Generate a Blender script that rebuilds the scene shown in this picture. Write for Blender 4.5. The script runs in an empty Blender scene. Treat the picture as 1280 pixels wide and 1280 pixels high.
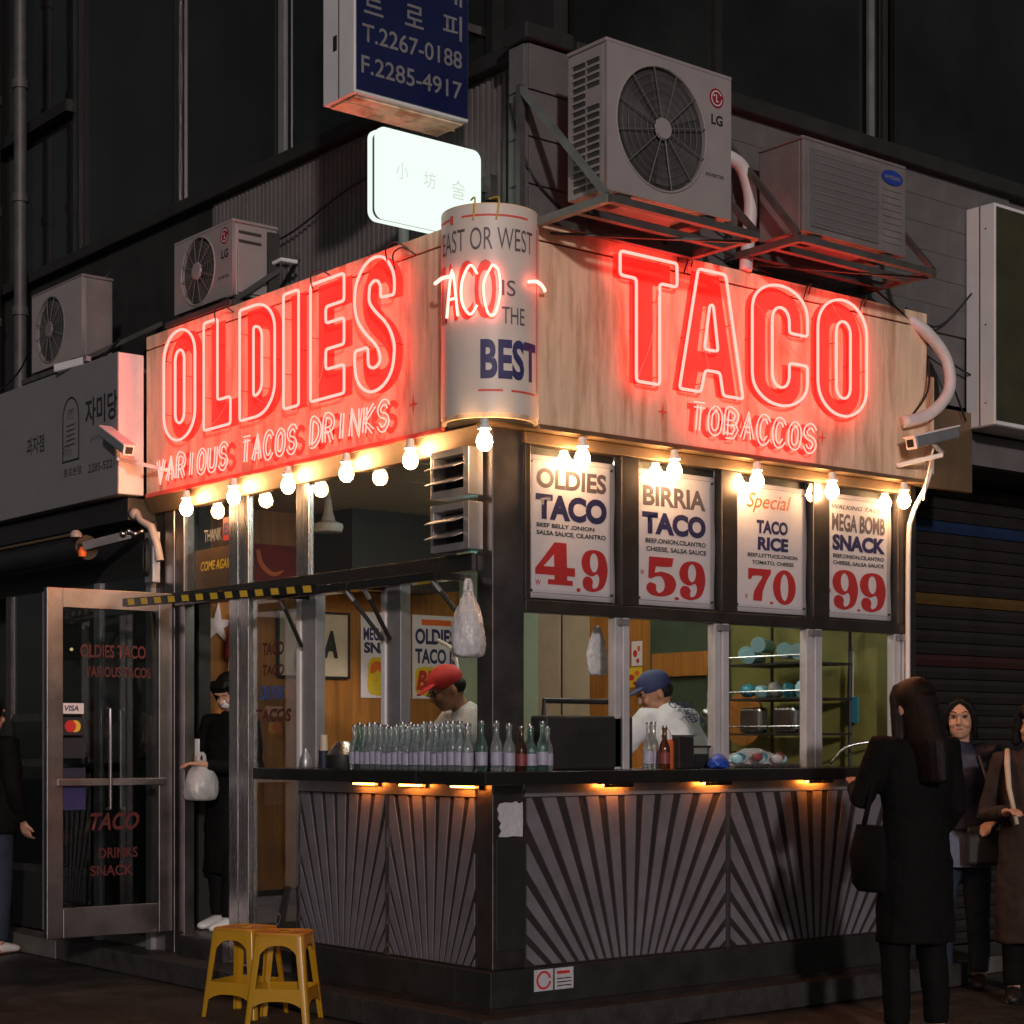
import bpy, bmesh, math, random
from mathutils import Vector, Matrix
random.seed(7)
PI = math.pi
scn = bpy.context.scene
COL = scn.collection

# ------------------------------------------------------------------ camera, sky, light
# The stand's street corner is the origin: +X runs along its right front, +Y along its left front, street level z = 0.
cam_d = bpy.data.cameras.new('camera')
cam = bpy.data.objects.new('camera', cam_d)
COL.objects.link(cam)
fwd = Vector((0.629, 0.777, 0)).normalized()
cam.location = (-5.079, -6.435, 1.35)
cam.rotation_euler = fwd.to_track_quat('-Z', 'Y').to_euler()
cam_d.sensor_width = 36
cam_d.lens = 36 * 2274 / 1280
cam_d.shift_y = (930 - 640) / 1280
cam_d.clip_end = 400
cam_d.clip_start = 0.05
scn.camera = cam

world = bpy.data.worlds.new('World')
scn.world = world
world.use_nodes = True
wn, wl = world.node_tree.nodes, world.node_tree.links
wn.clear()
sky = wn.new('ShaderNodeTexSky')
sky.sky_type = 'NISHITA'
sky.sun_disc = False
SUN_EL = math.radians(12)
SUN_DIR = Vector((0.52, 0.85, 0)).normalized()          # the way its light travels over the ground
sky.sun_elevation = SUN_EL
sky.sun_rotation = math.atan2(-SUN_DIR.x, -SUN_DIR.y)
hs = wn.new('ShaderNodeHueSaturation')
hs.inputs['Saturation'].default_value = 0.25
bg = wn.new('ShaderNodeBackground')
bg.inputs['Strength'].default_value = 0.012
wo = wn.new('ShaderNodeOutputWorld')
wl.new(sky.outputs[0], hs.inputs['Color'])
wl.new(hs.outputs[0], bg.inputs['Color'])
wl.new(bg.outputs[0], wo.inputs[0])

sun_d = bpy.data.lights.new('sun', 'SUN')
sun_d.energy = 0.85
sun_d.angle = math.radians(2.5)
sun_d.color = (1.0, 0.86, 0.84)
sun = bpy.data.objects.new('sun', sun_d)
COL.objects.link(sun)
sd = Vector((SUN_DIR.x * math.cos(SUN_EL), SUN_DIR.y * math.cos(SUN_EL), -math.sin(SUN_EL)))
sun.rotation_euler = sd.to_track_quat('-Z', 'Y').to_euler()

scn.view_settings.view_transform = 'Standard'
scn.view_settings.look = 'None'
scn.view_settings.exposure = 0.35
scn.view_settings.gamma = 1
scn.view_settings.use_curve_mapping = False
scn.render.engine = 'CYCLES'
scn.cycles.max_bounces = 8
scn.cycles.transparent_max_bounces = 16
scn.cycles.sample_clamp_indirect = 6

# ------------------------------------------------------------------ materials
def mat(name, col, rough=0.6, metal=0.0, var=0.12, scale=6.0, bump=0.0, bscale=40.0, stretch=None, emit=None, estr=0.0,
        spec=0.5, trans=0.0, stain=None, coat=0.0, rvar=0.1):
    m = bpy.data.materials.new(name)
    m.use_nodes = True
    n, l = m.node_tree.nodes, m.node_tree.links
    b = n['Principled BSDF']
    b.inputs['Roughness'].default_value = rough
    b.inputs['Metallic'].default_value = metal
    b.inputs['Specular IOR Level'].default_value = spec
    b.inputs['Transmission Weight'].default_value = trans
    b.inputs['Coat Weight'].default_value = coat
    b.inputs['Base Color'].default_value = (*col, 1)
    if emit:
        b.inputs['Emission Color'].default_value = (*emit, 1)
        b.inputs['Emission Strength'].default_value = estr
    if var or bump or stain:
        tc = n.new('ShaderNodeTexCoord')
        mp = n.new('ShaderNodeMapping')
        if stretch: mp.inputs['Scale'].default_value = stretch
        l.new(tc.outputs['Object'], mp.inputs[0])
    if var:
        t = n.new('ShaderNodeTexNoise')
        t.inputs['Scale'].default_value = scale
        t.inputs['Detail'].default_value = 6
        t.inputs['Roughness'].default_value = 0.6
        l.new(mp.outputs[0], t.inputs['Vector'])
        mr = n.new('ShaderNodeMapRange')
        mr.inputs[1].default_value = 0.3; mr.inputs[2].default_value = 0.7
        mr.inputs[3].default_value = 1 - var; mr.inputs[4].default_value = 1 + var
        l.new(t.outputs['Fac'], mr.inputs[0])
        mx = n.new('ShaderNodeMix'); mx.data_type = 'RGBA'; mx.blend_type = 'MULTIPLY'
        mx.inputs[0].default_value = 1
        mx.inputs[6].default_value = (*col, 1)
        l.new(mr.outputs[0], mx.inputs[7])
        out = mx.outputs[2]
        if stain:                                             # (colour, threshold low, threshold high, scale vector)
            t2 = n.new('ShaderNodeTexNoise'); t2.inputs['Scale'].default_value = 1.0
            t2.inputs['Detail'].default_value = 5; t2.inputs['Roughness'].default_value = 0.62
            mp2 = n.new('ShaderNodeMapping'); mp2.inputs['Scale'].default_value = stain[3]
            l.new(tc.outputs['Object'], mp2.inputs[0]); l.new(mp2.outputs[0], t2.inputs['Vector'])
            r2 = n.new('ShaderNodeMapRange'); r2.inputs[1].default_value = stain[1]; r2.inputs[2].default_value = stain[2]
            l.new(t2.outputs['Fac'], r2.inputs[0])
            m2 = n.new('ShaderNodeMix'); m2.data_type = 'RGBA'
            l.new(r2.outputs[0], m2.inputs[0]); l.new(out, m2.inputs[6]); m2.inputs[7].default_value = (*stain[0], 1)
            out = m2.outputs[2]
        l.new(out, b.inputs['Base Color'])
        if rvar:
            mr2 = n.new('ShaderNodeMapRange')
            mr2.inputs[3].default_value = max(0.02, rough - rvar); mr2.inputs[4].default_value = min(1, rough + rvar)
            l.new(t.outputs['Fac'], mr2.inputs[0]); l.new(mr2.outputs[0], b.inputs['Roughness'])
    if bump:
        t3 = n.new('ShaderNodeTexNoise'); t3.inputs['Scale'].default_value = bscale; t3.inputs['Detail'].default_value = 5
        l.new(mp.outputs[0], t3.inputs['Vector'])
        bp = n.new('ShaderNodeBump'); bp.inputs['Strength'].default_value = bump; bp.inputs['Distance'].default_value = 0.01
        l.new(t3.outputs['Fac'], bp.inputs['Height']); l.new(bp.outputs[0], b.inputs['Normal'])
    return m

def thin_glass(name, tint=(1, 1, 1), ior=1.5, rough=0.0):
    m = bpy.data.materials.new(name); m.use_nodes = True
    n, l = m.node_tree.nodes, m.node_tree.links
    n.remove(n['Principled BSDF'])
    tr = n.new('ShaderNodeBsdfTransparent'); tr.inputs[0].default_value = (*tint, 1)
    gl = n.new('ShaderNodeBsdfGlossy'); gl.inputs['Roughness'].default_value = rough
    fr = n.new('ShaderNodeFresnel'); fr.inputs[0].default_value = ior
    mx = n.new('ShaderNodeMixShader')
    ge = n.new('ShaderNodeNewGeometry'); mr = n.new('ShaderNodeMapRange')      # same reflectance on the way out of the pane
    mr.inputs[3].default_value = ior; mr.inputs[4].default_value = 1 / ior
    l.new(ge.outputs['Backfacing'], mr.inputs[0]); l.new(mr.outputs[0], fr.inputs[0])
    l.new(fr.outputs[0], mx.inputs[0]); l.new(tr.outputs[0], mx.inputs[1]); l.new(gl.outputs[0], mx.inputs[2])
    l.new(mx.outputs[0], n['Material Output'].inputs[0])
    return m

def emis(name, col, s):
    m = bpy.data.materials.new(name); m.use_nodes = True
    n, l = m.node_tree.nodes, m.node_tree.links
    n.remove(n['Principled BSDF'])
    e = n.new('ShaderNodeEmission'); e.inputs[0].default_value = (*col, 1); e.inputs[1].default_value = s
    l.new(e.outputs[0], n['Material Output'].inputs[0])
    return m

M = {}
M['asphalt'] = mat('asphalt', (0.05, 0.046, 0.041), 0.5, stain=((0.018, 0.016, 0.014), 0.42, 0.62, (1.7, 1.7, 1)), rvar=0.25, var=0.5, scale=5, bump=0.5, bscale=120)
M['paving'] = mat('paving', (0.10, 0.09, 0.08), 0.65, var=0.35, scale=5, bump=0.4, bscale=60)
M['step'] = mat('step_concrete', (0.035, 0.032, 0.03), 0.6, var=0.4, scale=8, bump=0.5, bscale=50)
M['steel'] = mat('stainless_steel', (0.52, 0.50, 0.50), 0.28, 1.0, var=0.1, scale=4, stretch=(8, 8, 0.6), bump=0.04, bscale=60)
M['steel_dull'] = mat('dull_steel', (0.25, 0.225, 0.225), 0.38, 1.0, var=0.25, scale=5, bump=0.06, bscale=20)
M['steel_dark'] = mat('dark_bronze_metal', (0.10, 0.085, 0.08), 0.35, 0.8, var=0.2)
M['brass'] = mat('bronze_band', (0.26, 0.17, 0.10), 0.5, 0.6, var=0.15, scale=6, bump=0.1, bscale=10)
M['fascia'] = mat('fascia_board', (0.92, 0.67, 0.45), 0.55, var=0.17, scale=3.0, stretch=(6, 6, 0.7), bump=0.25, bscale=9,
                  stain=((0.38, 0.19, 0.08), 0.50, 0.72, (7, 7, 1.1)))
M['banner'] = mat('banner_vinyl', (0.86, 0.74, 0.64), 0.45, var=0.08, scale=4)
M['signred'] = mat('sign_red_paint', (0.82, 0.12, 0.085), 0.55, var=0.12, scale=8)
M['signnavy'] = mat('sign_navy_paint', (0.05, 0.045, 0.16), 0.55, var=0.15, scale=8)
M['signgrey'] = mat('sign_grey_ink', (0.16, 0.12, 0.14), 0.55, var=0.1)
M['black'] = mat('matt_black', (0.018, 0.018, 0.018), 0.55, var=0.2)
M['gloss_black'] = mat('gloss_black', (0.015, 0.014, 0.013), 0.25, var=0.1)
M['dark'] = mat('dark_paint', (0.018, 0.016, 0.016), 0.5, var=0.25)
M['plinth'] = mat('plinth_panel', (0.022, 0.022, 0.021), 0.5, var=0.35, bump=0.2, bscale=15)
M['panel'] = mat('ray_backing', (0.03, 0.024, 0.022), 0.5, var=0.2)
M['ray'] = mat('ray_metal', (0.25, 0.235, 0.26), 0.50, 0.45, var=0.14, scale=9, bump=0.1, bscale=70)
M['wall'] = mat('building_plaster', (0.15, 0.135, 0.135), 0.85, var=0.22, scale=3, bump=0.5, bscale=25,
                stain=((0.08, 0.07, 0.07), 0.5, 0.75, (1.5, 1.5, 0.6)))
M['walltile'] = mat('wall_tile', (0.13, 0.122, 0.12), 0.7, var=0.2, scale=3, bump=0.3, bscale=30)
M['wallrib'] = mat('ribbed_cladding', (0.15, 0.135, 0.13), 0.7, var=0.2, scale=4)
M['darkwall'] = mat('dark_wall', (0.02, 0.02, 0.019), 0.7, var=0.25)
M['glassdark'] = mat('dark_window_glass', (0.014, 0.015, 0.014), 0.08, var=0.7, scale=0.9, spec=0.6, rvar=0.06)  # broad noise in the colour stands in for reflections on the panes
M['alu'] = mat('aluminium', (0.45, 0.44, 0.45), 0.4, 0.7, var=0.15)
M['ac'] = mat('ac_casing', (0.34, 0.30, 0.29), 0.5, var=0.08, scale=5)
M['ac_darker'] = mat('darker_ac_casing', (0.20, 0.175, 0.17), 0.55, var=0.2, scale=5)  # darker variant of the casing colour
M['ac_dark'] = mat('ac_inner', (0.05, 0.048, 0.045), 0.6, var=0.2)
M['ac_grille'] = mat('ac_grille', (0.15, 0.14, 0.14), 0.5, var=0.08)
M['iron'] = mat('bracket_iron', (0.10, 0.095, 0.09), 0.55, 0.3, var=0.3)
M['iron_greenlit'] = mat('bracket_greenlit', (0.24, 0.26, 0.24), 0.5, 0.4, var=0.2)  # iron with the green glow of the white lightbox put into its colour
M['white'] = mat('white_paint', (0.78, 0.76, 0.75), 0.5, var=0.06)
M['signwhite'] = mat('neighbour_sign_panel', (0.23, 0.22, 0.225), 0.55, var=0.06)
M['bright_alu'] = mat('bright_aluminium', (0.72, 0.70, 0.72), 0.35, 0.45, var=0.12)
M['pvc'] = mat('pvc_pipe', (0.70, 0.66, 0.64), 0.5, var=0.08)
M['bluesign'] = mat('blue_sign_face', (0.010, 0.015, 0.07), 0.35, var=0.12)
M['letgrey'] = mat('sign_lettering', (0.22, 0.21, 0.215), 0.5, var=0.1)
M['greensign'] = mat('dark_sign_face', (0.05, 0.05, 0.025), 0.4, var=0.15)
M['wood'] = mat('plywood_wall', (0.40, 0.155, 0.03), 0.5, var=0.3, scale=3, stretch=(9, 9, 0.5), bump=0.05, bscale=30)
M['olive'] = mat('olive_wall', (0.20, 0.19, 0.05), 0.6, var=0.2, scale=4)
M['dgreen'] = mat('dark_green_wall', (0.05, 0.075, 0.045), 0.6, var=0.2)
M['mint'] = mat('mint_wall', (0.58, 0.80, 0.66), 0.5, var=0.05)
M['beige'] = mat('beige_panel', (0.64, 0.52, 0.38), 0.5, var=0.1)
M['ceil'] = mat('ceiling_tile', (0.60, 0.50, 0.36), 0.8, var=0.1)
M['tile_floor'] = mat('interior_floor', (0.12, 0.11, 0.10), 0.5, var=0.2)
M['paper'] = mat('poster_paper', (0.88, 0.79, 0.84), 0.55, var=0.04)
M['ink_navy'] = mat('ink_navy', (0.035, 0.03, 0.12), 0.5, var=0.1)
M['ink_black'] = mat('ink_black', (0.02, 0.02, 0.025), 0.5, var=0.0)
M['ink_red'] = mat('ink_red', (0.60, 0.028, 0.03), 0.5, var=0.06)
M['ink_orange'] = mat('ink_orange', (0.85, 0.16, 0.02), 0.5, var=0.06)
M['ink_yellow'] = mat('ink_yellow', (0.85, 0.58, 0.04), 0.5, var=0.05)
M['tape_yellow'] = mat('tape_yellow', (0.80, 0.50, 0.04), 0.4, var=0.1)
M['stool'] = mat('yellow_plastic', (0.50, 0.26, 0.012), 0.22, var=0.08, coat=0.3)
M['stooltop'] = mat('yellow_plastic_worn', (0.52, 0.24, 0.02), 0.35, var=0.15)
M['glass'] = thin_glass('window_glass', (0.96, 0.97, 0.96))
M['glass_dim'] = thin_glass('tinted_glass', (0.62, 0.64, 0.64))
M['bottle_green'] = mat('green_bottle_glass', (0.36, 0.62, 0.52), 0.10, trans=0.92, var=0)
M['bottle_clear'] = mat('clear_bottle_glass', (0.80, 0.90, 0.90), 0.10, trans=0.88, var=0)
M['bottle_brown'] = mat('brown_bottle_glass', (0.22, 0.10, 0.04), 0.10, trans=0.9, var=0)
M['label'] = mat('bottle_label', (0.40, 0.39, 0.50), 0.5, var=0.15, scale=30)
M['label_red'] = mat('bottle_label_red', (0.22, 0.05, 0.05), 0.5, var=0.15, scale=30)
M['bag'] = mat('plastic_bag', (0.62, 0.60, 0.60), 0.35, var=0.1, trans=0.35, bump=0.6, bscale=14)
M['bagwhite'] = mat('white_bag', (0.75, 0.74, 0.76), 0.28, var=0.08, bump=0.9, bscale=26, trans=0.25)
M['bluebag'] = mat('blue_bag', (0.02, 0.07, 0.42), 0.35, var=0.2, bump=0.5, bscale=20)
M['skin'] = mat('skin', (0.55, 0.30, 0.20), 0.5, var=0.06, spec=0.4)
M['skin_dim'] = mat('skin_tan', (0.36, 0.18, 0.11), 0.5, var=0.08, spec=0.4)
M['hair'] = mat('black_hair', (0.006, 0.005, 0.0045), 0.5, spec=0.25, var=0.5, scale=8, stretch=(20, 20, 1), bump=0.5, bscale=14)
M['hair_red'] = mat('dark_brown_hair', (0.009, 0.004, 0.003), 0.5, spec=0.25, var=0.5, scale=8, stretch=(20, 20, 1), bump=0.5, bscale=14)
M['coat'] = mat('black_coat', (0.0035, 0.0035, 0.0032), 0.85, spec=0.2, var=0.3, bump=0.4, bscale=12)
M['coat_navy'] = mat('navy_jacket', (0.018, 0.02, 0.045), 0.6, var=0.3, bump=0.4, bscale=10)
M['coat_brown'] = mat('brown_coat', (0.028, 0.014, 0.010), 0.8, var=0.25, bump=0.4, bscale=12)
M['denim'] = mat('denim', (0.14, 0.17, 0.24), 0.85, var=0.25, bump=0.3, bscale=80)
M['denim_dark'] = mat('dark_denim', (0.02, 0.03, 0.05), 0.85, var=0.25, bump=0.3, bscale=80)
M['shirt'] = mat('white_shirt', (0.66, 0.66, 0.68), 0.8, var=0.08, bump=0.6, bscale=9)
M['cap_red'] = mat('red_cap', (0.50, 0.03, 0.03), 0.7, var=0.15)
M['cap_navy'] = mat('navy_cap', (0.02, 0.03, 0.10), 0.7, var=0.15)
M['eye'] = mat('eye_white', (0.30, 0.26, 0.24), 0.3, var=0)
M['lip'] = mat('lips', (0.42, 0.10, 0.09), 0.4, var=0)
M['teal'] = mat('teal_plastic', (0.04, 0.22, 0.28), 0.35, var=0.1)
M['cup'] = mat('pale_blue_cup', (0.34, 0.60, 0.68), 0.3, var=0.05)
M['redcloth'] = mat('red_cloth', (0.26, 0.014, 0.014), 0.8, var=0.2, bump=0.3, bscale=10)
M['sauce'] = mat('orange_sauce', (0.60, 0.12, 0.03), 0.3, var=0.1)
M['shutter'] = mat('shutter_slats', (0.025, 0.022, 0.021), 0.45, 0.2, var=0.25)
M['sh_blue'] = mat('shutter_blue_band', (0.012, 0.026, 0.07), 0.45, var=0.2)
M['sh_yel'] = mat('shutter_yellow_band', (0.09, 0.05, 0.012), 0.45, var=0.2)
M['sh_red'] = mat('shutter_red_band', (0.035, 0.013, 0.011), 0.45, var=0.2)
M['bulb'] = emis('lit_bulb', (1.0, 0.56, 0.25), 88)
M['neon'] = emis('red_neon', (1.0, 0.046, 0.038), 11.5)
M['neon_pale'] = emis('pale_pink_neon', (1.0, 0.16, 0.12), 6.0)
M['tube'] = emis('fluorescent_tube', (0.95, 1.0, 0.86), 24.0)
M['lightbox'] = emis('lit_sign_face', (0.86, 1.0, 0.90), 0.84)
M['amber'] = emis('amber_lamp', (1.0, 0.25, 0.03), 42)
M['cyanlamp'] = emis('cyan_lamp', (0.15, 0.85, 0.80), 9)
M['spot'] = emis('small_warm_lamp', (1, 0.85, 0.35), 8)

# ------------------------------------------------------------------ mesh helpers
class MB:
    def __init__(s): s.v = []; s.f = []
    def add(s, vs, fs):
        o = len(s.v); s.v += [tuple(p) for p in vs]; s.f += [tuple(i + o for i in f) for f in fs]; return s
    def box(s, x0, x1, y0, y1, z0, z1):
        if x0 > x1: x0, x1 = x1, x0
        if y0 > y1: y0, y1 = y1, y0
        if z0 > z1: z0, z1 = z1, z0
        return s.add([(x0, y0, z0), (x1, y0, z0), (x1, y1, z0), (x0, y1, z0), (x0, y0, z1), (x1, y0, z1), (x1, y1, z1), (x0, y1, z1)],
                     [(0, 3, 2, 1), (4, 5, 6, 7), (0, 1, 5, 4), (1, 2, 6, 5), (2, 3, 7, 6), (3, 0, 4, 7)])
    def hexa(s, b, t):                                      # two quads (bottom, top), counter-clockwise from above
        return s.add(list(b) + list(t), [(0, 3, 2, 1), (4, 5, 6, 7), (0, 1, 5, 4), (1, 2, 6, 5), (2, 3, 7, 6), (3, 0, 4, 7)])
    def bar(s, a, b, w, h=None, up=(0, 0, 1)):              # square bar from a to b
        h = h or w; a = Vector(a); b = Vector(b); d = (b - a).normalized(); u = Vector(up)
        if abs(d.dot(u)) > 0.95: u = Vector((1, 0, 0)) if abs(d.x) < 0.9 else Vector((0, 1, 0))
        r = d.cross(u).normalized() * w / 2; q = r.cross(d).normalized() * h / 2
        return s.hexa([a - r - q, a + r - q, a + r + q, a - r + q], [b - r - q, b + r - q, b + r + q, b - r + q])
    def tube(s, pts, r, n=8, closed=False, cap=True):
        pts = [Vector(p) for p in pts]; m = len(pts)
        rr = r if isinstance(r, (list, tuple)) else [r] * m
        o = len(s.v); ref = None
        for i, p in enumerate(pts):
            if closed: d = pts[(i + 1) % m] - pts[i - 1]
            else: d = pts[min(i + 1, m - 1)] - pts[max(i - 1, 0)]
            d = d.normalized() if d.length > 1e-9 else Vector((0, 0, 1))
            if ref is None:
                ref = Vector((0, 0, 1)) if abs(d.z) < 0.9 else Vector((1, 0, 0))
            a = d.cross(ref)
            if a.length < 1e-4: a = d.cross(Vector((0.3, 1, 0.2)))
            a.normalize(); b = d.cross(a).normalized(); ref = a.cross(d).normalized()
            r_ = rr[i]; ra, rb = r_ if isinstance(r_, tuple) else (r_, r_)
            for k in range(n):
                t = 2 * PI * k / n
                s.v.append(tuple(p + a * math.cos(t) * ra + b * math.sin(t) * rb))
        for i in range(m if closed else m - 1):
            i2 = (i + 1) % m
            for k in range(n):
                k2 = (k + 1) % n
                s.f.append((o + i * n + k, o + i2 * n + k, o + i2 * n + k2, o + i * n + k2))
        if cap and not closed:
            s.f.append(tuple(o + k for k in range(n))); s.f.append(tuple(o + (m - 1) * n + k for k in reversed(range(n))))
        return s
    def lathe(s, prof, n=16, c=(0, 0, 0), sx=1, sy=1):      # prof: (r, z) upwards
        o = len(s.v); c = Vector(c)
        for r, z in prof:
            for k in range(n):
                t = 2 * PI * k / n
                s.v.append((c.x + r * sx * math.cos(t), c.y + r * sy * math.sin(t), c.z + z))
        for i in range(len(prof) - 1):
            for k in range(n):
                k2 = (k + 1) % n
                s.f.append((o + i * n + k, o + i * n + k2, o + (i + 1) * n + k2, o + (i + 1) * n + k))
        s.f.append(tuple(o + k for k in reversed(range(n)))); s.f.append(tuple(o + (len(prof) - 1) * n + k for k in range(n)))
        return s
    def ball(s, c, rx, ry=None, rz=None, n=12, m=8, rot=None):
        ry = ry or rx; rz = rz or rx; c = Vector(c); o = len(s.v); R = rot or Matrix.Identity(3)
        s.v.append(tuple(c + R @ Vector((0, 0, -rz))))
        for i in range(1, m):
            p = -PI / 2 + PI * i / m
            for k in range(n):
                t = 2 * PI * k / n
                s.v.append(tuple(c + R @ Vector((rx * math.cos(p) * math.cos(t), ry * math.cos(p) * math.sin(t), rz * math.sin(p)))))
        s.v.append(tuple(c + R @ Vector((0, 0, rz)))); last = len(s.v) - 1
        for k in range(n):
            k2 = (k + 1) % n
            s.f.append((o, o + 1 + k2, o + 1 + k)); s.f.append((last, o + 1 + (m - 2) * n + k, o + 1 + (m - 2) * n + k2))
            for i in range(m - 2):
                s.f.append((o + 1 + i * n + k, o + 1 + i * n + k2, o + 1 + (i + 1) * n + k2, o + 1 + (i + 1) * n + k))
        return s
    def loft(s, rings, n=16):                               # rings: (centre, rx, ry[, tilt axis angle])
        o = len(s.v)
        for c, rx, ry in rings:
            for k in range(n):
                t = 2 * PI * k / n
                s.v.append((c[0] + rx * math.cos(t), c[1] + ry * math.sin(t), c[2]))
        m = len(rings)
        for i in range(m - 1):
            for k in range(n):
                k2 = (k + 1) % n
                s.f.append((o + i * n + k, o + i * n + k2, o + (i + 1) * n + k2, o + (i + 1) * n + k))
        s.f.append(tuple(o + k for k in reversed(range(n)))); s.f.append(tuple(o + (m - 1) * n + k for k in range(n)))
        return s
    def build(s, name, m, parent=None, smooth=False, bevel=0.0, **props):
        me = bpy.data.meshes.new(name)
        me.from_pydata(s.v, [], s.f)
        bm = bmesh.new(); bm.from_mesh(me); bmesh.ops.recalc_face_normals(bm, faces=bm.faces); bm.to_mesh(me); bm.free()
        return link(name, me, m, parent, smooth, bevel, **props)

def link(name, me, m, parent=None, smooth=False, bevel=0.0, **props):
    if m is not None:
        me.materials.clear(); me.materials.append(m)
    if smooth:
        for p in me.polygons: p.use_smooth = True
        if smooth != 'full': me.set_sharp_from_angle(angle=math.radians(38))
    o = bpy.data.objects.new(name, me)
    COL.objects.link(o)
    if bevel:
        b = o.modifiers.new('bevel', 'BEVEL'); b.width = bevel; b.segments = 2; b.limit_method = 'ANGLE'
    if parent is not None:
        o.parent = parent
        o.matrix_parent_inverse = Matrix.Translation(-ORG[parent.name]) if parent.name in ORG else Matrix.Identity(4)
    for k, v in props.items(): o[k] = v
    return o

ORG = {}                                                     # Empties whose parts were modelled in world coordinates
def thing(name, label, cat, loc=(0, 0, 0), group=None, world_parts=True):
    o = bpy.data.objects.new(name, None)
    o.empty_display_size = 0.1
    COL.objects.link(o); o.location = loc
    o['label'] = label; o['category'] = cat
    if group: o['group'] = group
    if world_parts: ORG[o.name] = Vector(loc)
    return o

def copy_thing(root, loc, rz=0.0, label=None):
    def cp(o, par):
        c = o.copy(); COL.objects.link(c); c.parent = par
        for ch in list(kids.get(o, [])): cp(ch, c)
        return c
    kids = {}
    for o in COL.objects:
        if o.parent: kids.setdefault(o.parent, []).append(o)
    c = cp(root, None)
    c.location = loc; c.rotation_euler = (0, 0, rz)
    if label: c['label'] = label
    return c

dg = lambda: bpy.context.evaluated_depsgraph_get()

def curve_mesh(cu):
    o = bpy.data.objects.new('tmp', cu); COL.objects.link(o)
    bpy.context.view_layer.update()
    me = bpy.data.meshes.new_from_object(o.evaluated_get(dg()))
    COL.objects.unlink(o); bpy.data.objects.remove(o)
    return me

def place2d(me, O, xd, zd, sx=1, sy=1, ox=0, oy=0):
    O = Vector(O); xd = Vector(xd); zd = Vector(zd); nd = xd.cross(zd)      # nd points to the viewer
    for v in me.vertices:
        c = v.co
        p = O + xd * ((c.x - ox) * sx) + zd * ((c.y - oy) * sy) + nd * c.z
        v.co = p

def fill2d(contours, name, m, O, xd, zd, parent=None, extrude=0.0, **props):
    cu = bpy.data.curves.new(name, 'CURVE'); cu.dimensions = '2D'; cu.fill_mode = 'BOTH'; cu.extrude = extrude
    for ct in contours:
        sp = cu.splines.new('POLY'); sp.points.add(len(ct) - 1)
        for p, q in zip(sp.points, ct): p.co = (q[0], q[1], 0, 1)
        sp.use_cyclic_u = True
    me = curve_mesh(cu); place2d(me, O, xd, zd)
    return link(name, me, m, parent, **props)

def text(s, O, xd, zd, w, h, m, parent=None, name='lettering', weight=0.0, align='L', shear=0.0, spacing=1.0, line=0.75, **props):
    """Flat lettering scaled to exactly w x h; O is its lower left corner (or centre bottom)."""
    cu = bpy.data.curves.new(name, 'FONT'); cu.body = s; cu.size = 1; cu.offset = weight; cu.shear = shear
    cu.space_character = spacing; cu.space_line = line; cu.resolution_u = 4
    cu.align_x = {'L': 'LEFT', 'C': 'CENTER'}[align]
    me = curve_mesh(cu)
    if not me.vertices: return None
    xs = [v.co.x for v in me.vertices]; ys = [v.co.y for v in me.vertices]
    bw, bh = max(xs) - min(xs), max(ys) - min(ys)
    sy = h / bh; sx = w / bw if w else sy
    ox = min(xs) if align == 'L' else (min(xs) + max(xs)) / 2
    place2d(me, O, xd, zd, sx, sy, ox, min(ys))
    return link(name, me, m, parent, **props)

XR, XL, ZU = (1, 0, 0), (0, -1, 0), (0, 0, 1)                 # reading directions of the right and the left front

def arc(cx, cz, rx, rz, a0, a1, n):
    return [(cx + rx * math.cos(math.radians(a0 + (a1 - a0) * i / n)), cz + rz * math.sin(math.radians(a0 + (a1 - a0) * i / n))) for i in range(n + 1)]

def stadium(a0, a1, z0, z1, k=1.0, n=10):
    w = (a1 - a0) / 2; c = (a0 + a1) / 2; rz = min(w * k, (z1 - z0) / 2)
    return arc(c, z1 - rz, w, rz, 0, 180, n) + arc(c, z0 + rz, w, rz, 180, 360, n)

def catmull(pts, n=6, closed=False):
    out = []; m = len(pts)
    rng = range(m) if closed else range(m - 1)
    for i in rng:
        p0 = pts[(i - 1) % m] if closed or i > 0 else pts[0]; p1 = pts[i]; p2 = pts[(i + 1) % m]
        p3 = pts[(i + 2) % m] if closed or i + 2 < m else pts[-1]
        for k in range(n):
            t = k / n
            out.append(tuple(0.5 * (2 * b + (c - a) * t + (2 * a - 5 * b + 4 * c - d) * t * t + (-a + 3 * b - 3 * c + d) * t ** 3)
                             for a, b, c, d in zip(p0, p1, p2, p3)))
    if not closed: out.append(tuple(pts[-1]))
    return out

def stroke_outline(pts, w):                                   # w: width or list of widths
    m = len(pts); L_, R_ = [], []
    for i in range(m):
        x0, y0 = pts[max(i - 1, 0)]; x1, y1 = pts[min(i + 1, m - 1)]
        d = math.hypot(x1 - x0, y1 - y0) or 1; nx, ny = -(y1 - y0) / d, (x1 - x0) / d
        ww = (w[i] if isinstance(w, list) else w) / 2
        L_.append((pts[i][0] + nx * ww, pts[i][1] + ny * ww)); R_.append((pts[i][0] - nx * ww, pts[i][1] - ny * ww))
    return L_ + R_[::-1]

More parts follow.
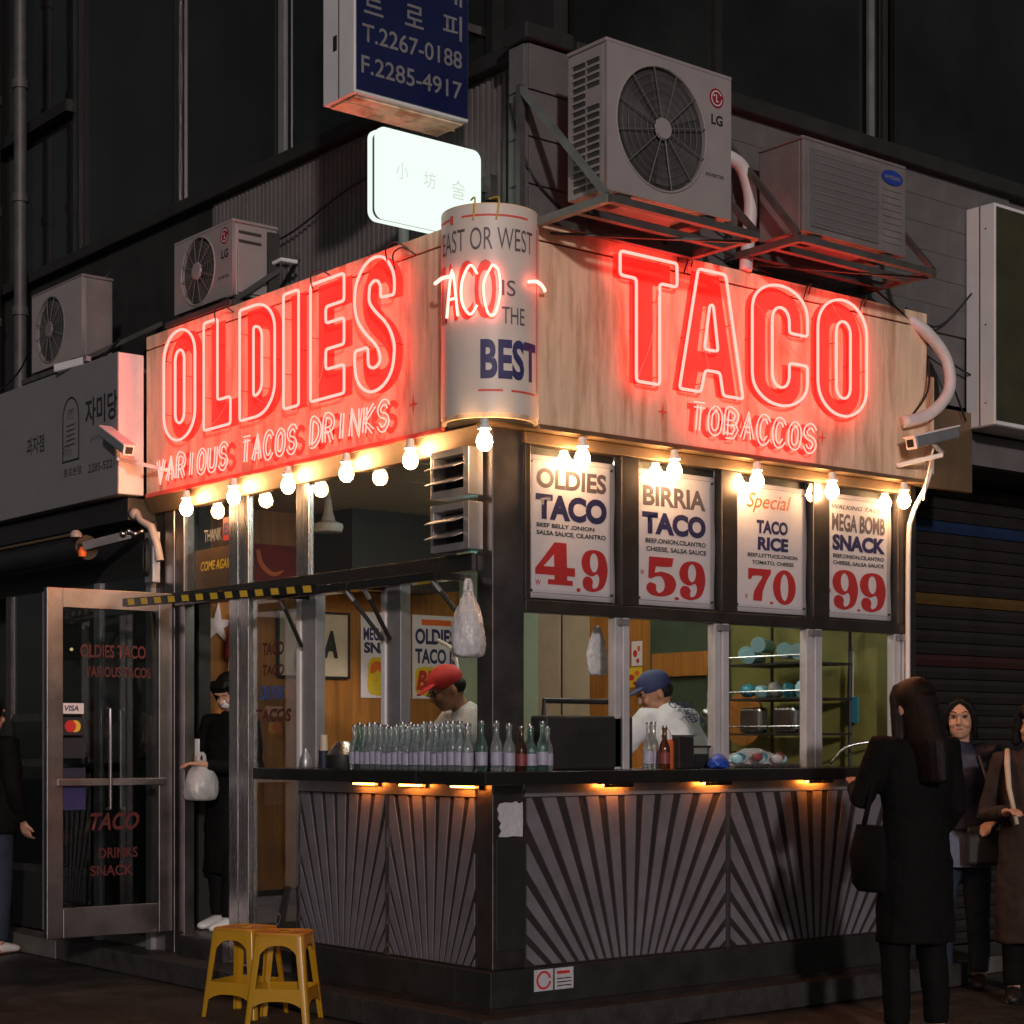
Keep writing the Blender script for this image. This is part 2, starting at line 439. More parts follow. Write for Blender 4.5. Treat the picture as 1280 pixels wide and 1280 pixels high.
# ------------------------------------------------------------------ big sign letters: lists of contours in a rect
def glyph(ch, a0, a1, z0, z1):
    w, h = a1 - a0, z1 - z0
    P = lambda pts: [(a0 + x * w, z0 + y * h) for x, y in pts]
    if ch == 'O':
        return [stadium(a0, a1, z0, z1, 0.82, 12), stadium(a0 + .37 * w, a1 - .34 * w, z0 + .15 * h, z1 - .18 * h, 1.0, 10)]
    if ch == 'L': return [P([(0, 0), (1, 0), (1, .25), (.52, .25), (.52, 1), (0, 1)])]
    if ch == 'I': return [P([(0, 0), (1, 0), (1, 1), (0, 1)])]
    if ch == 'E': return [P([(0, 0), (1, 0), (1, .24), (.46, .24), (.46, .41), (1, .41), (1, .63), (.46, .63), (.46, .77), (1, .77), (1, 1), (0, 1)])]
    if ch == 'T': return [P([(.28, 0), (.69, 0), (.69, .81), (1, .81), (1, 1), (0, 1), (0, .81), (.28, .81)])]
    if ch == 'A': return [P([(0, 0), (.33, 0), (.40, .185), (.63, .185), (.68, 0), (1, 0), (.72, 1), (.29, 1)]),
                          P([(.385, .355), (.60, .355), (.525, .73), (.47, .73)])]
    if ch == 'D':
        o = [(a0, z0)] + arc(a0 + .45 * w, z0 + .26 * h, .55 * w, .26 * h, -90, 0, 8) + arc(a0 + .45 * w, z1 - .26 * h, .55 * w, .26 * h, 0, 90, 8) + [(a0, z1)]
        i = [(a0 + .40 * w, z0 + .19 * h)] + arc(a0 + .47 * w, z0 + .28 * h, .17 * w, .09 * h, -90, 0, 4) + arc(a0 + .47 * w, z1 - .28 * h, .17 * w, .09 * h, 0, 90, 4) + [(a0 + .40 * w, z1 - .19 * h)]
        return [o, i]
    if ch == 'C':
        c = a0 + .5 * w; rz = .22 * h
        ic = a0 + .51 * w; iw = .155 * w; ir = .09 * h
        o = [(a1, z0 + .37 * h), (a1, z0 + rz)] + arc(c, z0 + rz, .5 * w, rz, 0, -180, 12) + arc(c, z1 - rz, .5 * w, rz, 180, 0, 12) + [(a1, z1 - .38 * h)]
        i = [(ic + iw, z1 - .38 * h)] + arc(ic, z1 - .18 * h - ir, iw, ir, 0, 180, 8) + arc(ic, z0 + .15 * h + ir, iw, ir, 180, 360, 8) + [(ic + iw, z0 + .37 * h)]
        return [o + i]
    if ch == 'S':
        cl = catmull([(.80, .68), (.80, .80), (.66, .90), (.46, .92), (.27, .86), (.20, .74), (.24, .62), (.42, .51), (.66, .40), (.79, .28), (.77, .15), (.60, .075), (.38, .075), (.21, .16), (.19, .33)], 5)
        wd = [.36] * len(cl)
        st = [(a0 + x * w, z0 + y * h) for x, y in cl]
        n = len(st)
        return [stroke_outline(st, [(.125 if 0.3 < i / n < 0.65 else .115) for i in range(n)])]

def densify(ct, step=0.03, rad=0.0):
    out = []; m = len(ct)
    for i in range(m):
        a, b = ct[i], ct[(i + 1) % m]; d = math.hypot(b[0] - a[0], b[1] - a[1]); k = max(1, int(d / step))
        for j in range(k): out.append((a[0] + (b[0] - a[0]) * j / k, a[1] + (b[1] - a[1]) * j / k))
    return out

def soften(ct, it=2, step=0.012):                             # rounds a tube's corners
    ct = densify(ct, step)
    for _ in range(it):
        m = len(ct); ct = [((ct[i - 1][0] + 2 * ct[i][0] + ct[(i + 1) % m][0]) / 4, (ct[i - 1][1] + 2 * ct[i][1] + ct[(i + 1) % m][1]) / 4) for i in range(m)]
    return ct

SF = {  # small stroke letters, unit cell
 'V': [[(0, 1), (.5, 0), (1, 1)]], 'A': [[(0, 0), (.5, 1), (1, 0)], [(.22, .38), (.78, .38)]],
 'R': [[(0, 0), (0, 1), (.7, 1), (1, .8), (.9, .55), (.5, .48), (0, .48)], [(.5, .48), (1, 0)]],
 'I': [[(.5, 0), (.5, 1)]], 'O': [[(.5, 1), (.1, .82), (0, .5), (.1, .15), (.5, 0), (.9, .15), (1, .5), (.9, .82), (.5, 1)]],
 'U': [[(0, 1), (0, .3), (.2, .04), (.5, 0), (.8, .04), (1, .3), (1, 1)]],
 'S': [[(1, .82), (.7, 1), (.3, 1), (0, .8), (.15, .58), (.8, .44), (1, .22), (.7, 0), (.3, 0), (0, .18)]],
 'T': [[(0, 1), (1, 1)], [(.5, 1), (.5, 0)]], 'C': [[(1, .8), (.7, 1), (.3, 1), (0, .7), (0, .3), (.3, 0), (.7, 0), (1, .2)]],
 'D': [[(0, 0), (0, 1), (.5, 1), (1, .7), (1, .3), (.5, 0), (0, 0)]], 'N': [[(0, 0), (0, 1), (1, 0), (1, 1)]],
 'K': [[(0, 0), (0, 1)], [(1, 1), (0, .45), (1, 0)]],
 'B': [[(0, 0), (0, 1), (.7, 1), (.95, .8), (.7, .54), (0, .54)], [(.7, .54), (1, .28), (.7, 0), (0, 0)]],
}

# ------------------------------------------------------------------ the setting
Q = 0.08                                                      # the stand's fronts sit this far behind its sign band
MB().add([(-60, -60, 0), (60, -60, 0), (60, 60, 0), (-60, 60, 0)], [(0, 1, 2, 3)]).build('street', M['asphalt'], kind='structure')
b = MB().box(-0.14, 3.30, -0.14, 4.2, 0.004, 0.13)
b.build('step', M['step'], kind='structure', bevel=0.008)
b = MB().box(3.31, 9.0, 0.10, 0.60, 0.004, 0.10).box(-0.14, 0.05, 4.21, 9.0, 0.004, 0.12)
b.build('pavement', M['paving'], kind='structure', bevel=0.006)

# ------------------------------------------------------------------ the office building over and behind the stand
B = thing('office_building', 'dark office building rising above the taco stand, with ribbed grey wall and tall black windows', 'building', (1.5, 2.0, 0))
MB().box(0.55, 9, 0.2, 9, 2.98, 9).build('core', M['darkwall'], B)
MB().box(0.45, 0.549, 0.221, 3.28, 3.0, 4.62).build('wall', M['wallrib'], B)
b = MB()
y = 0.25
while y < 3.25:
    b.box(0.440, 0.449, y, y + 0.022, 3.0, 4.60); y += 0.045
b.build('rib_cladding', M['wallrib'], B)
MB().box(0.30, 0.548, 0.10, 0.22, 3.0, 4.62).build('corner_pier', M['walltile'], B, bevel=0.01)
MB().box(0.549, 6.0, 0.12, 0.199, 2.98, 4.58).build('wall', M['wall'], B)
# tiles of the right wall and the pier, each its own piece
tile_me = None
def tile(x, z, w=0.2985, h=0.1485):
    global tile_me
    if tile_me is None:
        o = MB().box(0, w, 0, 0.018, 0, h).build('wall_tile', M['walltile'], B, bevel=0.0012)
        tile_me = o.data
    else:
        o = link('wall_tile', tile_me, None, B)
        o.modifiers.new('bevel', 'BEVEL').width = 0.0012
    o.location = (x, 0.101 + random.uniform(0, 0.002), z)
    return o
for r in range(6):
    for c in range(11):
        tile(0.56 + c * 0.30 + (0.15 if r % 2 else 0), 3.70 + r * 0.15)
for r in range(4):
    MB().box(0.285, 0.299, 0.105, 0.215, 3.74 + r * 0.22, 3.95 + r * 0.22).build('wall_tile', M['walltile'], B, bevel=0.003)
    MB().box(0.303, 0.545, 0.086, 0.099, 3.74 + r * 0.22, 3.95 + r * 0.22).build('wall_tile', M['walltile'], B, bevel=0.003)
MB().box(0.26, 0.56, 0.06, 0.24, 4.621, 4.70).build('ledge', M['darkwall'], B, bevel=0.01)
MB().box(0.38, 0.70, 0.241, 9, 4.622, 4.70).build('ledge', M['darkwall'], B, bevel=0.01)
MB().box(0.561, 9, 0.04, 0.60, 4.585, 4.67).build('ledge', M['darkwall'], B, bevel=0.01)
# windows of the upper floor
for (y0, y1) in [(0.62, 2.47), (2.60, 3.72), (3.82, 5.12), (5.35, 6.6)]:
    MB().box(0.50, 0.53, y0, y1, 4.71, 8.6).build('window', M['glassdark'], B)
for (y0, y1, m_) in [(2.50, 2.56, 'alu'), (3.735, 3.75, 'steel_dull'), (5.18, 5.24, 'steel_dull')]:
    MB().box(0.47, 0.497, y0, y1, 4.71, 8.6).build('window_mullion', M[m_], B)
for (y0, y1) in [(0.56, 0.615), (2.58, 2.598), (3.765, 3.815), (5.13, 5.155)]:
    MB().box(0.46, 0.535, y0, y1, 4.705, 8.6).build('window_frame', M['dark'], B)
MB().box(0.42, 0.50, 5.245, 6.6, 5.72, 5.80).build('window_frame', M['dark'], B)
for (x0, x1) in [(0.62, 2.70), (3.0, 4.6), (4.7, 7.5)]:
    MB().box(x0, x1, 0.14, 0.17, 4.675, 8.6).build('window', M['glassdark'], B)
for (x0, x1, m_) in [(2.76, 2.805, 'alu'), (2.88, 2.89, 'steel_dull')]:
    MB().box(x0, x1, 0.12, 0.139, 4.69, 8.6).build('window_mullion', M[m_], B)
for (x0, x1) in [(1.55, 1.60), (4.61, 4.69)]:
    MB().box(x0, x1, 0.11, 0.172, 4.68, 8.6).build('window_frame', M['dark'], B)
MB().box(0.62, 9, 0.10, 0.14, 6.35, 6.45).build('window_frame', M['dark'], B)
# narrow side building at the far left
N2 = thing('side_building', 'dark narrow building at the far left edge behind the drain pipes', 'building', (0.4, 8, 0))
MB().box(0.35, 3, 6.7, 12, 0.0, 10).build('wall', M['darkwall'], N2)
MB().box(0.28, 0.34, 6.95, 7.4, 5.0, 6.6).build('window', mat('pale_curtain', (0.20, 0.22, 0.28), 0.6), N2)  # curtain in one plain pale blue-grey colour
MB().box(0.25, 0.345, 6.85, 6.94, 4.9, 6.7).build('window_frame', M['dark'], N2)
for i, (yy, r, lab) in enumerate([(5.72, 0.045, 'thick dark drain pipe, right one of the pair at the far left'), (6.15, 0.035, 'thin dark drain pipe with joints, left one of the pair at the far left')]):
    d = thing('drain_pipe', lab, 'pipe', (0.3, yy, 2.9), 'drain pipes on the dark wall')
    MB().tube([(0.3, yy, 2.9), (0.3, yy, 9.4)], r, 12).build('pipe', M['iron'], d, smooth=True)
    for k in range(7):
        MB().lathe([(r + 0.012, -0.03), (r + 0.012, 0.03)], 12, (0.3, yy, 3.6 + k * 0.8)).build('collar', M['iron'], d, smooth=True)

# ------------------------------------------------------------------ the taco stand
K = thing('taco_kiosk', 'corner taco stand of steel and glass with sunburst counter panels under the neon sign', 'food stand', (1.5, 2.0, 0.13))
def kb(name, m, *a, bevel=0.0, **p):
    return MB().box(*a).build(name, M[m], K, bevel=bevel, **p)
# base, column, counter
kb('plinth', 'plinth', 0.03, 3.05, 0.03, 0.30, 0.131, 0.312, bevel=0.004)
kb('plinth', 'plinth', 0.031, 0.30, 0.301, 1.72, 0.131, 0.311, bevel=0.004)
kb('plinth_trim', 'steel_dark', -0.02, 3.06, -0.02, 0.029, 0.131, 0.150)
kb('plinth_trim', 'steel_dark', -0.02, 0.029, 0.0295, 2.2, 0.131, 0.150)
col = kb('column', 'steel_dull', Q, 0.267, Q, 0.196, 0.313, 2.80, bevel=0.004)
kb('column_pad', 'black', 0.095, 0.258, 0.068, 0.0795, 0.40, 0.915, bevel=0.003)
def clip(poly, x0, x1, z0, z1):
    def cut(P, f, g):
        out = []
        for i in range(len(P)):
            a, b_ = P[i - 1], P[i]; fa, fb = f(a), f(b_)
            if (fa >= 0) != (fb >= 0):
                t = fa / (fa - fb); out.append((a[0] + (b_[0] - a[0]) * t, a[1] + (b_[1] - a[1]) * t))
            if fb >= 0: out.append(b_)
        return out
    for f in (lambda p: p[0] - x0, lambda p: x1 - p[0], lambda p: p[1] - z0, lambda p: z1 - p[1]):
        poly = cut(poly, f, 0)
        if not poly: return []
    return poly
def ray_panel(a0, a1, z0, z1, right=True, step=5.7, frac=0.60):
    """a runs along the front; the raised bars fan out from below the panel."""
    to = (lambda a, z, d: (a, Q - d, z)) if right else (lambda a, z, d: (Q - d, a, z))
    if right: pan = kb('counter_panel', 'panel', a0, a1, Q, Q + 0.03, z0, z1)
    else: pan = kb('counter_panel', 'panel', Q, Q + 0.03, a0, a1, z0, z1)
    ac, zo = (a0 + a1) / 2, z0 - 0.45
    n = 15
    for i in range(-n, n):
        t0 = math.radians((i + 0.5 - frac / 2 + 0.5) * step); t1 = math.radians((i + 0.5 + frac / 2 + 0.5) * step)
        if abs(t0) > 1.45 or abs(t1) > 1.45: continue
        P = clip([(ac + 0.15 * math.tan(t0), zo + 0.15), (ac + 0.15 * math.tan(t1), zo + 0.15), (ac + 2 * math.tan(t1), zo + 2), (ac + 2 * math.tan(t0), zo + 2)],
                 a0 + 0.012, a1 - 0.012, z0 + 0.008, z1 - 0.035)
        if len(P) < 3: continue
        m_ = len(P); vs = [to(p[0], p[1], 0.0) for p in P] + [to(p[0], p[1], 0.006) for p in P]
        fs = [tuple(range(m_)), tuple(range(2 * m_ - 1, m_ - 1, -1))] + [(k, (k + 1) % m_, m_ + (k + 1) % m_, m_ + k) for k in range(m_)]
        o = MB().add(vs, fs).build('ray_bar', M['ray'])
        o.parent = pan; o.matrix_parent_inverse = Matrix.Identity(4)
        o.matrix_parent_inverse = (Matrix.Translation(-ORG[K.name])).inverted() @ Matrix.Translation(-ORG[K.name])
    return pan
ray_panel(0.268, 1.600, 0.313, 1.135)
ray_panel(1.616, 2.95, 0.313, 1.135)
ray_panel(0.197, 0.900, 0.313, 1.135, False, 5.2, 0.66)
ray_panel(0.914, 1.712, 0.313, 1.135, False, 5.2, 0.66)
kb('panel_head', 'alu', 0.269, 2.949, Q - 0.010, Q - 0.0005, 1.105, 1.163)
kb('panel_head', 'alu', Q - 0.010, Q - 0.0005, 0.198, 1.711, 1.105, 1.163)
kb('steel_strip', 'steel', 1.602, 1.614, Q - 0.013, Q + 0.02, 0.313, 1.104)
kb('steel_strip', 'steel', Q - 0.013, Q + 0.02, 0.902, 0.912, 0.313, 1.104)
kb('steel_strip', 'steel', Q - 0.008, Q + 0.02, 1.714, 1.735, 0.20, 1.16)
kb('counter_top', 'gloss_black', -0.12, 2.96, -0.12, 0.40, 1.166, 1.226, bevel=0.006)
kb('counter_top', 'gloss_black', -0.12, 0.38, 0.401, 1.86, 1.166, 1.2255, bevel=0.006)
# end wall, posts and sashes of the right front
kb('end_wall', 'steel_dark', 3.055, 3.115, Q, 3.0, 0.131, 2.80, bevel=0.004)
kb('post', 'steel_dark', 2.951, 3.054, Q + 0.02, Q + 0.12, 0.131, 1.165)
for x0, x1 in [(0.268, 0.300), (0.872, 0.985), (1.56, 1.672), (2.250, 2.378), (2.948, 3.054)]:
    kb('sign_frame_post', 'steel_dark', x0, x1, Q - 0.01, Q + 0.05, 2.021, 2.744, bevel=0.003)
kb('sign_frame_rail', 'steel_dark', 0.268, 3.054, Q - 0.012, Q + 0.06, 1.963, 2.020, bevel=0.003)
kb('sign_frame_rail', 'brass', 0.268, 3.054, Q - 0.014, Q + 0.06, 2.745, 2.798, bevel=0.003)
for x0, x1 in [(0.301, 0.871), (0.986, 1.559), (1.673, 2.249), (2.379, 2.947)]:
    kb('sign_backing', 'dark', x0, x1, Q + 0.052, Q + 0.07, 2.021, 2.744)
    kb('sign_glass', 'glass', x0, x1, Q - 0.004, Q - 0.001, 2.022, 2.743)
    kb('frame_bead', 'steel_dark', x0 + 0.012, x0 + 0.018, Q + 0.045, Q + 0.051, 2.022, 2.743)
for x0, x1 in [(0.835, 0.922), (1.515, 1.610), (2.205, 2.318), (2.925, 3.050)]:
    w = (x1 - x0)
    kb('mullion', 'bright_alu', x0, x0 + w * 0.44, Q + 0.0, Q + 0.05, 1.227, 1.962, bevel=0.003)
    kb('mullion', 'bright_alu', x0 + w * 0.52, x1, Q - 0.01, Q + 0.05, 1.227, 1.962, bevel=0.003)
    kb('sash_bracket', 'alu', x0 + 0.01, x1 - 0.01, Q - 0.022, Q - 0.0105, 1.925, 1.955)
# left front
for y0, y1, z0 in [(0.802, 0.956, 1.227), (1.56, 1.732, 1.227)]:
    kb('mullion', 'white', Q - 0.01, Q + 0.03, y1 - 0.035, y1, z0, 2.150, bevel=0.003)
    kb('mullion', 'alu', Q + 0.0, Q + 0.06, y0, y1 - 0.037, z0, 2.149, bevel=0.003)
    if y0 > 1: kb('upper_mullion', 'steel', Q - 0.012, Q + 0.02, y0 + 0.05, y1, 2.232, 2.714, bevel=0.003)
for y0, y1 in [(2.225, 2.325), (2.337, 2.432)]:
    kb('door_post', 'steel', Q - 0.01, Q + 0.025, y0, y1, 0.131, 2.714, bevel=0.004)
for y0, y1 in [(2.945, 3.05), (3.062, 3.175)]:
    kb('door_post', 'steel_dull', Q - 0.01, Q + 0.06, y0, y1, 0.131, 2.714, bevel=0.004)
kb('transom_rail', 'gloss_black', Q - 0.03, Q + 0.05, 0.197, 3.3, 2.151, 2.231, bevel=0.003)
kb('head_rail', 'steel_dark', Q + 0.001, Q + 0.05, 0.197, 3.3, 2.716, 2.76)
MB().hexa([(Q - 0.03, 0.10, 2.715), (Q + 0.0, 0.10, 2.715), (Q + 0.0, 3.3, 2.715), (Q - 0.03, 3.3, 2.715)],
          [(0.0, 0.10, 2.80), (Q + 0.0, 0.10, 2.80), (Q + 0.0, 3.3, 2.80), (0.0, 3.3, 2.80)]).build('canopy_band', M['brass'], K)
kb('canopy_soffit', 'brass', 0.012, 3.118, 0.012, Q + 0.06, 2.801, 2.812)
kb('canopy_soffit', 'brass', 0.012, Q + 0.06, Q + 0.061, 3.3, 2.801, 2.812)
for y0, y1 in [(0.197, 1.609), (1.733, 2.224), (2.433, 2.944)]:
    kb('upper_pane', 'glass', Q + 0.0, Q + 0.004, y0, y1, 2.232, 2.715)
kb('side_pane', 'glass_dim', Q + 0.02, Q + 0.024, 1.738, 2.222, 0.20, 2.149)
kb('door_sill', 'steel_dull', Q - 0.05, Q + 0.08, 2.433, 2.944, 0.131, 0.250)
# folding top-hung sashes, propped out
for y0, y1 in [(0.20, 0.90), (0.915, 1.60)]:
    s = kb('window_sash', 'gloss_black', -0.16, -0.13, y0, y1, 2.095, 2.135, bevel=0.003)
    s2 = kb('window_sash', 'gloss_black', -0.129, Q - 0.031, y0, y0 + 0.03, 2.10, 2.13)
    s3 = kb('window_sash', 'gloss_black', -0.129, Q - 0.031, y1 - 0.03, y1, 2.10, 2.13)
    kb('sash_glass', 'glass_dim', -0.129, Q - 0.032, y0 + 0.031, y1 - 0.031, 2.112, 2.116)
for yt, yb in [(1.56, 1.64), (0.955, 0.90), (0.80, 0.84), (0.25, 0.18)]:
    MB().tube([(-0.13, yt, 2.09), (0.045, yb, 1.86)], 0.011, 8).tube([(-0.13, yt, 2.09), (-0.09, yt - (yt - yb) * .22, 2.037)], 0.006, 8).build('gas_strut', M['black'], K, smooth=True)
    MB().tube([(-0.138, yt, 2.10), (-0.10, yt - (yt - yb) * .2, 2.05)], 0.013, 8).build('strut_end', M['alu'], K, smooth=True)
# hazard-striped bar swung out from the door head
HB = thing('hazard_bar', 'long black bar with yellow hazard dashes across the top of the door', 'bar', (-0.2, 2.5, 2.12))
MB().bar((-0.150, 1.17, 2.120), (-0.30, 2.95, 2.150), 0.035, 0.045).build('bar', M['gloss_black'], HB)
for k in range(13):
    t = 0.02 + k * 0.0755
    p = Vector((-0.150, 1.17, 2.120)).lerp(Vector((-0.30, 2.95, 2.150)), t); q = Vector((-0.150, 1.17, 2.120)).lerp(Vector((-0.30, 2.95, 2.150)), t + 0.036)
    n_ = Vector((-0.019, 0, 0)); sk = Vector((0, 0.012, 0))
    vs = [p + n_ + Vector((0, 0, -.017)), q + n_ + Vector((0, 0, -.017)), q + n_ + sk + Vector((0, 0, .017)), p + n_ + sk + Vector((0, 0, .017))]
    MB().add(vs + [v + Vector((-.001, 0, 0)) for v in vs], [(0, 1, 2, 3), (7, 6, 5, 4), (0, 1, 5, 4), (1, 2, 6, 5), (2, 3, 7, 6), (3, 0, 4, 7)]).build('dash', M['tape_yellow'], HB)
for k in range(6):
    y = 2.47 + k * 0.115
    kb('hazard_dash', 'tape_yellow', Q - 0.032, Q - 0.0305, y, y + 0.05, 2.175, 2.205)
# interior shell
kb('floor', 'tile_floor', Q, 3.15, 0.20, 4.2, 0.131, 0.249)
kb('back_wall', 'wood', Q, 3.2, 4.2, 4.26, 0.36, 2.95)
kb('skirting', 'dark', Q, 3.2, 4.18, 4.26, 0.25, 0.359)
for y0, y1, m_ in [(0.20, 1.42, 'olive'), (1.421, 2.15, 'dgreen'), (2.151, 2.74, 'wood'), (2.741, 3.02, 'beige'), (3.05, 3.28, 'beige'), (3.281, 4.19, 'mint')]:
    kb('interior_wall', m_, 3.02, 3.052, y0, y1, 0.25, 2.94)
kb('wall_joint', 'dark', 3.03, 3.052, 3.021, 3.049, 0.25, 2.94)
kb('wall_curve', 'wood', 2.99, 3.019, 1.46, 2.1, 1.78, 1.93)
kb('inner_wall', 'dark', Q + 0.0, Q + 0.05, 3.176, 4.19, 0.25, 2.94)
kb('work_shelf', 'steel_dull', 2.55, 3.015, 0.25, 2.0, 1.10, 1.13)
kb('hood', 'dark', 1.75, 2.65, 3.7, 4.19, 2.42, 2.93)
t0_ = None
for i in range(5):
    for j in range(7):
        if t0_ is None:
            t0_ = MB().box(0, 0.595, 0, 0.595, 0, 0.012).build('ceiling_tile', M['ceil'], K); o = t0_
        else: o = link('ceiling_tile', t0_.data, None, K)
        o.location = (0.10 + i * 0.602, 0.06 + j * 0.602, 2.93 + 0.0006 * ((i + j) % 2))
kb('roof', 'dark', 0.02, 3.2, 0.02, 4.3, 2.945, 2.975)
kb('roof', 'dark', 0.02, 0.40, 0.02, 3.28, 3.60, 3.66)
kb('roof', 'dark', 0.401, 3.2, 0.02, 0.119, 3.60, 3.66)

# interior lamps (the tubes that light the kitchen, the last one added to brighten its back)
for x, y, lab in [(0.62, 0.80, 'twin tube ceiling lamp over the front of the kitchen'), (1.75, 1.05, 'twin tube ceiling lamp over the middle of the kitchen'), (2.1, 1.9, 'twin tube ceiling lamp over the back of the kitchen')]:
    f = thing('ceiling_lamp', lab, 'lamp', (x, y, 2.92), 'tube lamps on the kitchen ceiling')
    MB().box(x - 0.45, x + 0.45, y - 0.08, y + 0.08, 2.90, 2.929).build('housing', M['white'], f)
    for s in (-0.04, 0.04):
        MB().tube([(x - 0.43, y + s, 2.885), (x + 0.43, y + s, 2.885)], 0.013, 8).build('tube', M['tube'], f, smooth=True)

# open door leaf
D = thing('glass_door', 'steel-framed glass door standing open beside the yellow stools', 'door', (0.05, 3.06, 0.26))
dv = Vector((-0.763, 0.03, 0)).normalized(); dn = Vector((dv.y, -dv.x, 0))
DW = 0.765; DO = Vector((0.045, 3.055, 0))
def dbox(name, m, s0, s1, z0, z1, t=0.045, par=None, off=0.0):
    a = DO + dv * s0 + dn * (off - t / 2); b_ = DO + dv * s1 + dn * (off - t / 2); c = b_ + dn * t; d = a + dn * t
    f = lambda z: [Vector((p.x, p.y, z)) for p in (a, b_, c, d)]
    return MB().hexa(f(z0), f(z1)).build(name, M[m], par or D, bevel=0.003 if t > 0.01 else 0)
dbox('stile', 'steel_dull', DW - 0.095, DW, 0.262, 2.225)
dbox('stile', 'steel_dull', 0.0, 0.085, 0.262, 2.225)
dbox('top_rail', 'steel_dull', 0.086, DW - 0.096, 2.115, 2.225)
dbox('bottom_rail', 'steel_dull', 0.086, DW - 0.096, 0.262, 0.43)
dbox('crossbar', 'steel_dull', 0.05, DW - 0.05, 1.115, 1.155, 0.03, off=0.045 if False else -0.04)
dbox('pane', 'glass_dim', 0.086, DW - 0.096, 0.431, 2.114, 0.006)
# the side of the leaf the camera sees
sgn = 1 if dn.dot(cam.location - DO) > 0 else -1
XD = -dv; ND = dn * sgn
def dtext(s, s0, z, w, h, m, **k):
    O = DO + dv * s0 + ND * 0.0045; O.z = z
    return text(s, O, XD if XD.cross(Vector(ZU)).dot(ND) > 0 else dv, ZU, w, h, M[m], D, **k)
hx = 0.36
for s_ in (hx + 0.06, hx - 0.06):
    pass
pts = lambda s_, sg: [DO + dv * s_ + ND * sg * 0.005 + Vector((0, 0, 0.98)), DO + dv * s_ + ND * sg * 0.05 + Vector((0, 0, 0.98)), DO + dv * s_ + ND * sg * 0.05 + Vector((0, 0, 1.55)), DO + dv * s_ + ND * sg * 0.005 + Vector((0, 0, 1.55))]
MB().tube(pts(0.40, 1), 0.011, 10).build('handle', M['steel'], D, smooth=True)
MB().tube(pts(0.29, -1), 0.011, 10).build('handle', M['steel'], D, smooth=True)
DK = mat('faded_red_decal', (0.085, 0.012, 0.01), 0.5)
M['decal'] = DK
dtext('OLDIES TACO', 0.56, 1.84, 0.40, 0.075, 'decal', weight=0.02)
dtext('VARIOUS TACOS', 0.53, 1.73, 0.40, 0.06, 'decal', weight=0.02)
dtext('TACO', 0.50, 0.86, 0.30, 0.10, 'decal', weight=0.03, shear=0.3)
dtext('DRINKS', 0.45, 0.70, 0.24, 0.06, 'decal', weight=0.02)
dtext('SNACK', 0.50, 0.60, 0.26, 0.06, 'decal', weight=0.02)
def sticker(s0, z, w, h, m):
    a = DO + dv * s0 + ND * 0.0045; a.z = z; d = -dv * w
    return MB().add([a, a + d, a + d + Vector((0, 0, h)), a + Vector((0, 0, h)), a + ND * .001, a + d + ND * .001, a + d + ND * .001 + Vector((0, 0, h)), a + ND * .001 + Vector((0, 0, h))],
             [(0, 3, 2, 1), (4, 5, 6, 7), (0, 1, 5, 4), (1, 2, 6, 5), (2, 3, 7, 6), (3, 0, 4, 7)]).build('card_sticker', M[m], D)
sticker(0.665, 1.52, 0.125, 0.06, 'white')
sticker(0.665, 1.40, 0.125, 0.10, 'ink_black'); sticker(0.665, 1.27, 0.125, 0.115, 'ink_black')
sticker(0.665, 0.98, 0.135, 0.17, 'ink_navy'); sticker(0.665, 1.155, 0.135, 0.06, 'coat_navy')
def ontop(o):
    for v in o.data.vertices: v.co = v.co + ND * 0.0012
    return o
ontop(dtext('VISA', 0.655, 1.535, 0.085, 0.032, 'ink_navy', weight=0.03, shear=0.2))
for s0, m_ in ((0.62, 'ink_red'), (0.592, 'tape_yellow')):
    a = DO + dv * s0 + ND * (0.006 + (0.0006 if m_ == 'ink_red' else 0)); 
    fill2d([arc(0, 0, 0.034, 0.034, 0, 340, 17)], 'card_mark', M[m_], (a.x, a.y, 1.45), tuple(XD), ZU, D)

# ------------------------------------------------------------------ sign band with painted letters and neon
def fascia(name, label, right, a0, a1, extra=None):
    S = thing(name, label, 'sign', (a1 / 2, 0, 2.8) if right else (0, a1 / 2, 2.8))
    def bx(nm, m, c0, c1, d0, d1, z0, z1, **k):               # d = distance out from the front plane
        if right: return MB().box(c0, c1, -d1, -d0, z0, z1).build(nm, M[m], S, **k)
        return MB().box(-d1, -d0, c0, c1, z0, z1).build(nm, M[m], S, **k)
    cuts = [a0, a0 + (a1 - a0) * 0.34, a0 + (a1 - a0) * 0.67, a1]
    for i in range(3):
        bx('fascia_panel', 'fascia', cuts[i] + .0015, cuts[i + 1] - .0015, -0.018, 0.0, 2.825, 3.666, bevel=0.002)
        bx('fascia_panel', 'fascia', cuts[i] + .0015, cuts[i + 1] - .0015, -0.018, 0.001, 3.675, 3.750, bevel=0.002)
    bx('fascia_frame', 'dark', a0, a1, -0.04, -0.0185, 2.82, 3.74)
    bx('bottom_lip', 'brass' if right else 'signred', a0, a1, -0.012, 0.010, 2.800, 2.823, bevel=0.003)
    return S
SR = fascia('sign_band', 'long weathered sign band with red neon TACO TOBACCOS over the menu posters', True, 0.283, 3.11)
SL = fascia('sign_band', 'long weathered sign band with red neon OLDIES VARIOUS TACOS DRINKS over the side windows', False, 0.350, 3.268)
MB().box(3.114, 3.16, -0.01, 0.05, 2.86, 3.40).build('end_strip', M['fascia'], SR)
MB().box(3.12, 3.60, 0.06, 0.099, 2.80, 3.26).build('side_board', M['brass'], SR, bevel=0.003)
OFF = 0.052
def to3(right, a, z, d):
    return (a, -d, z) if right else (-d, -a, z)
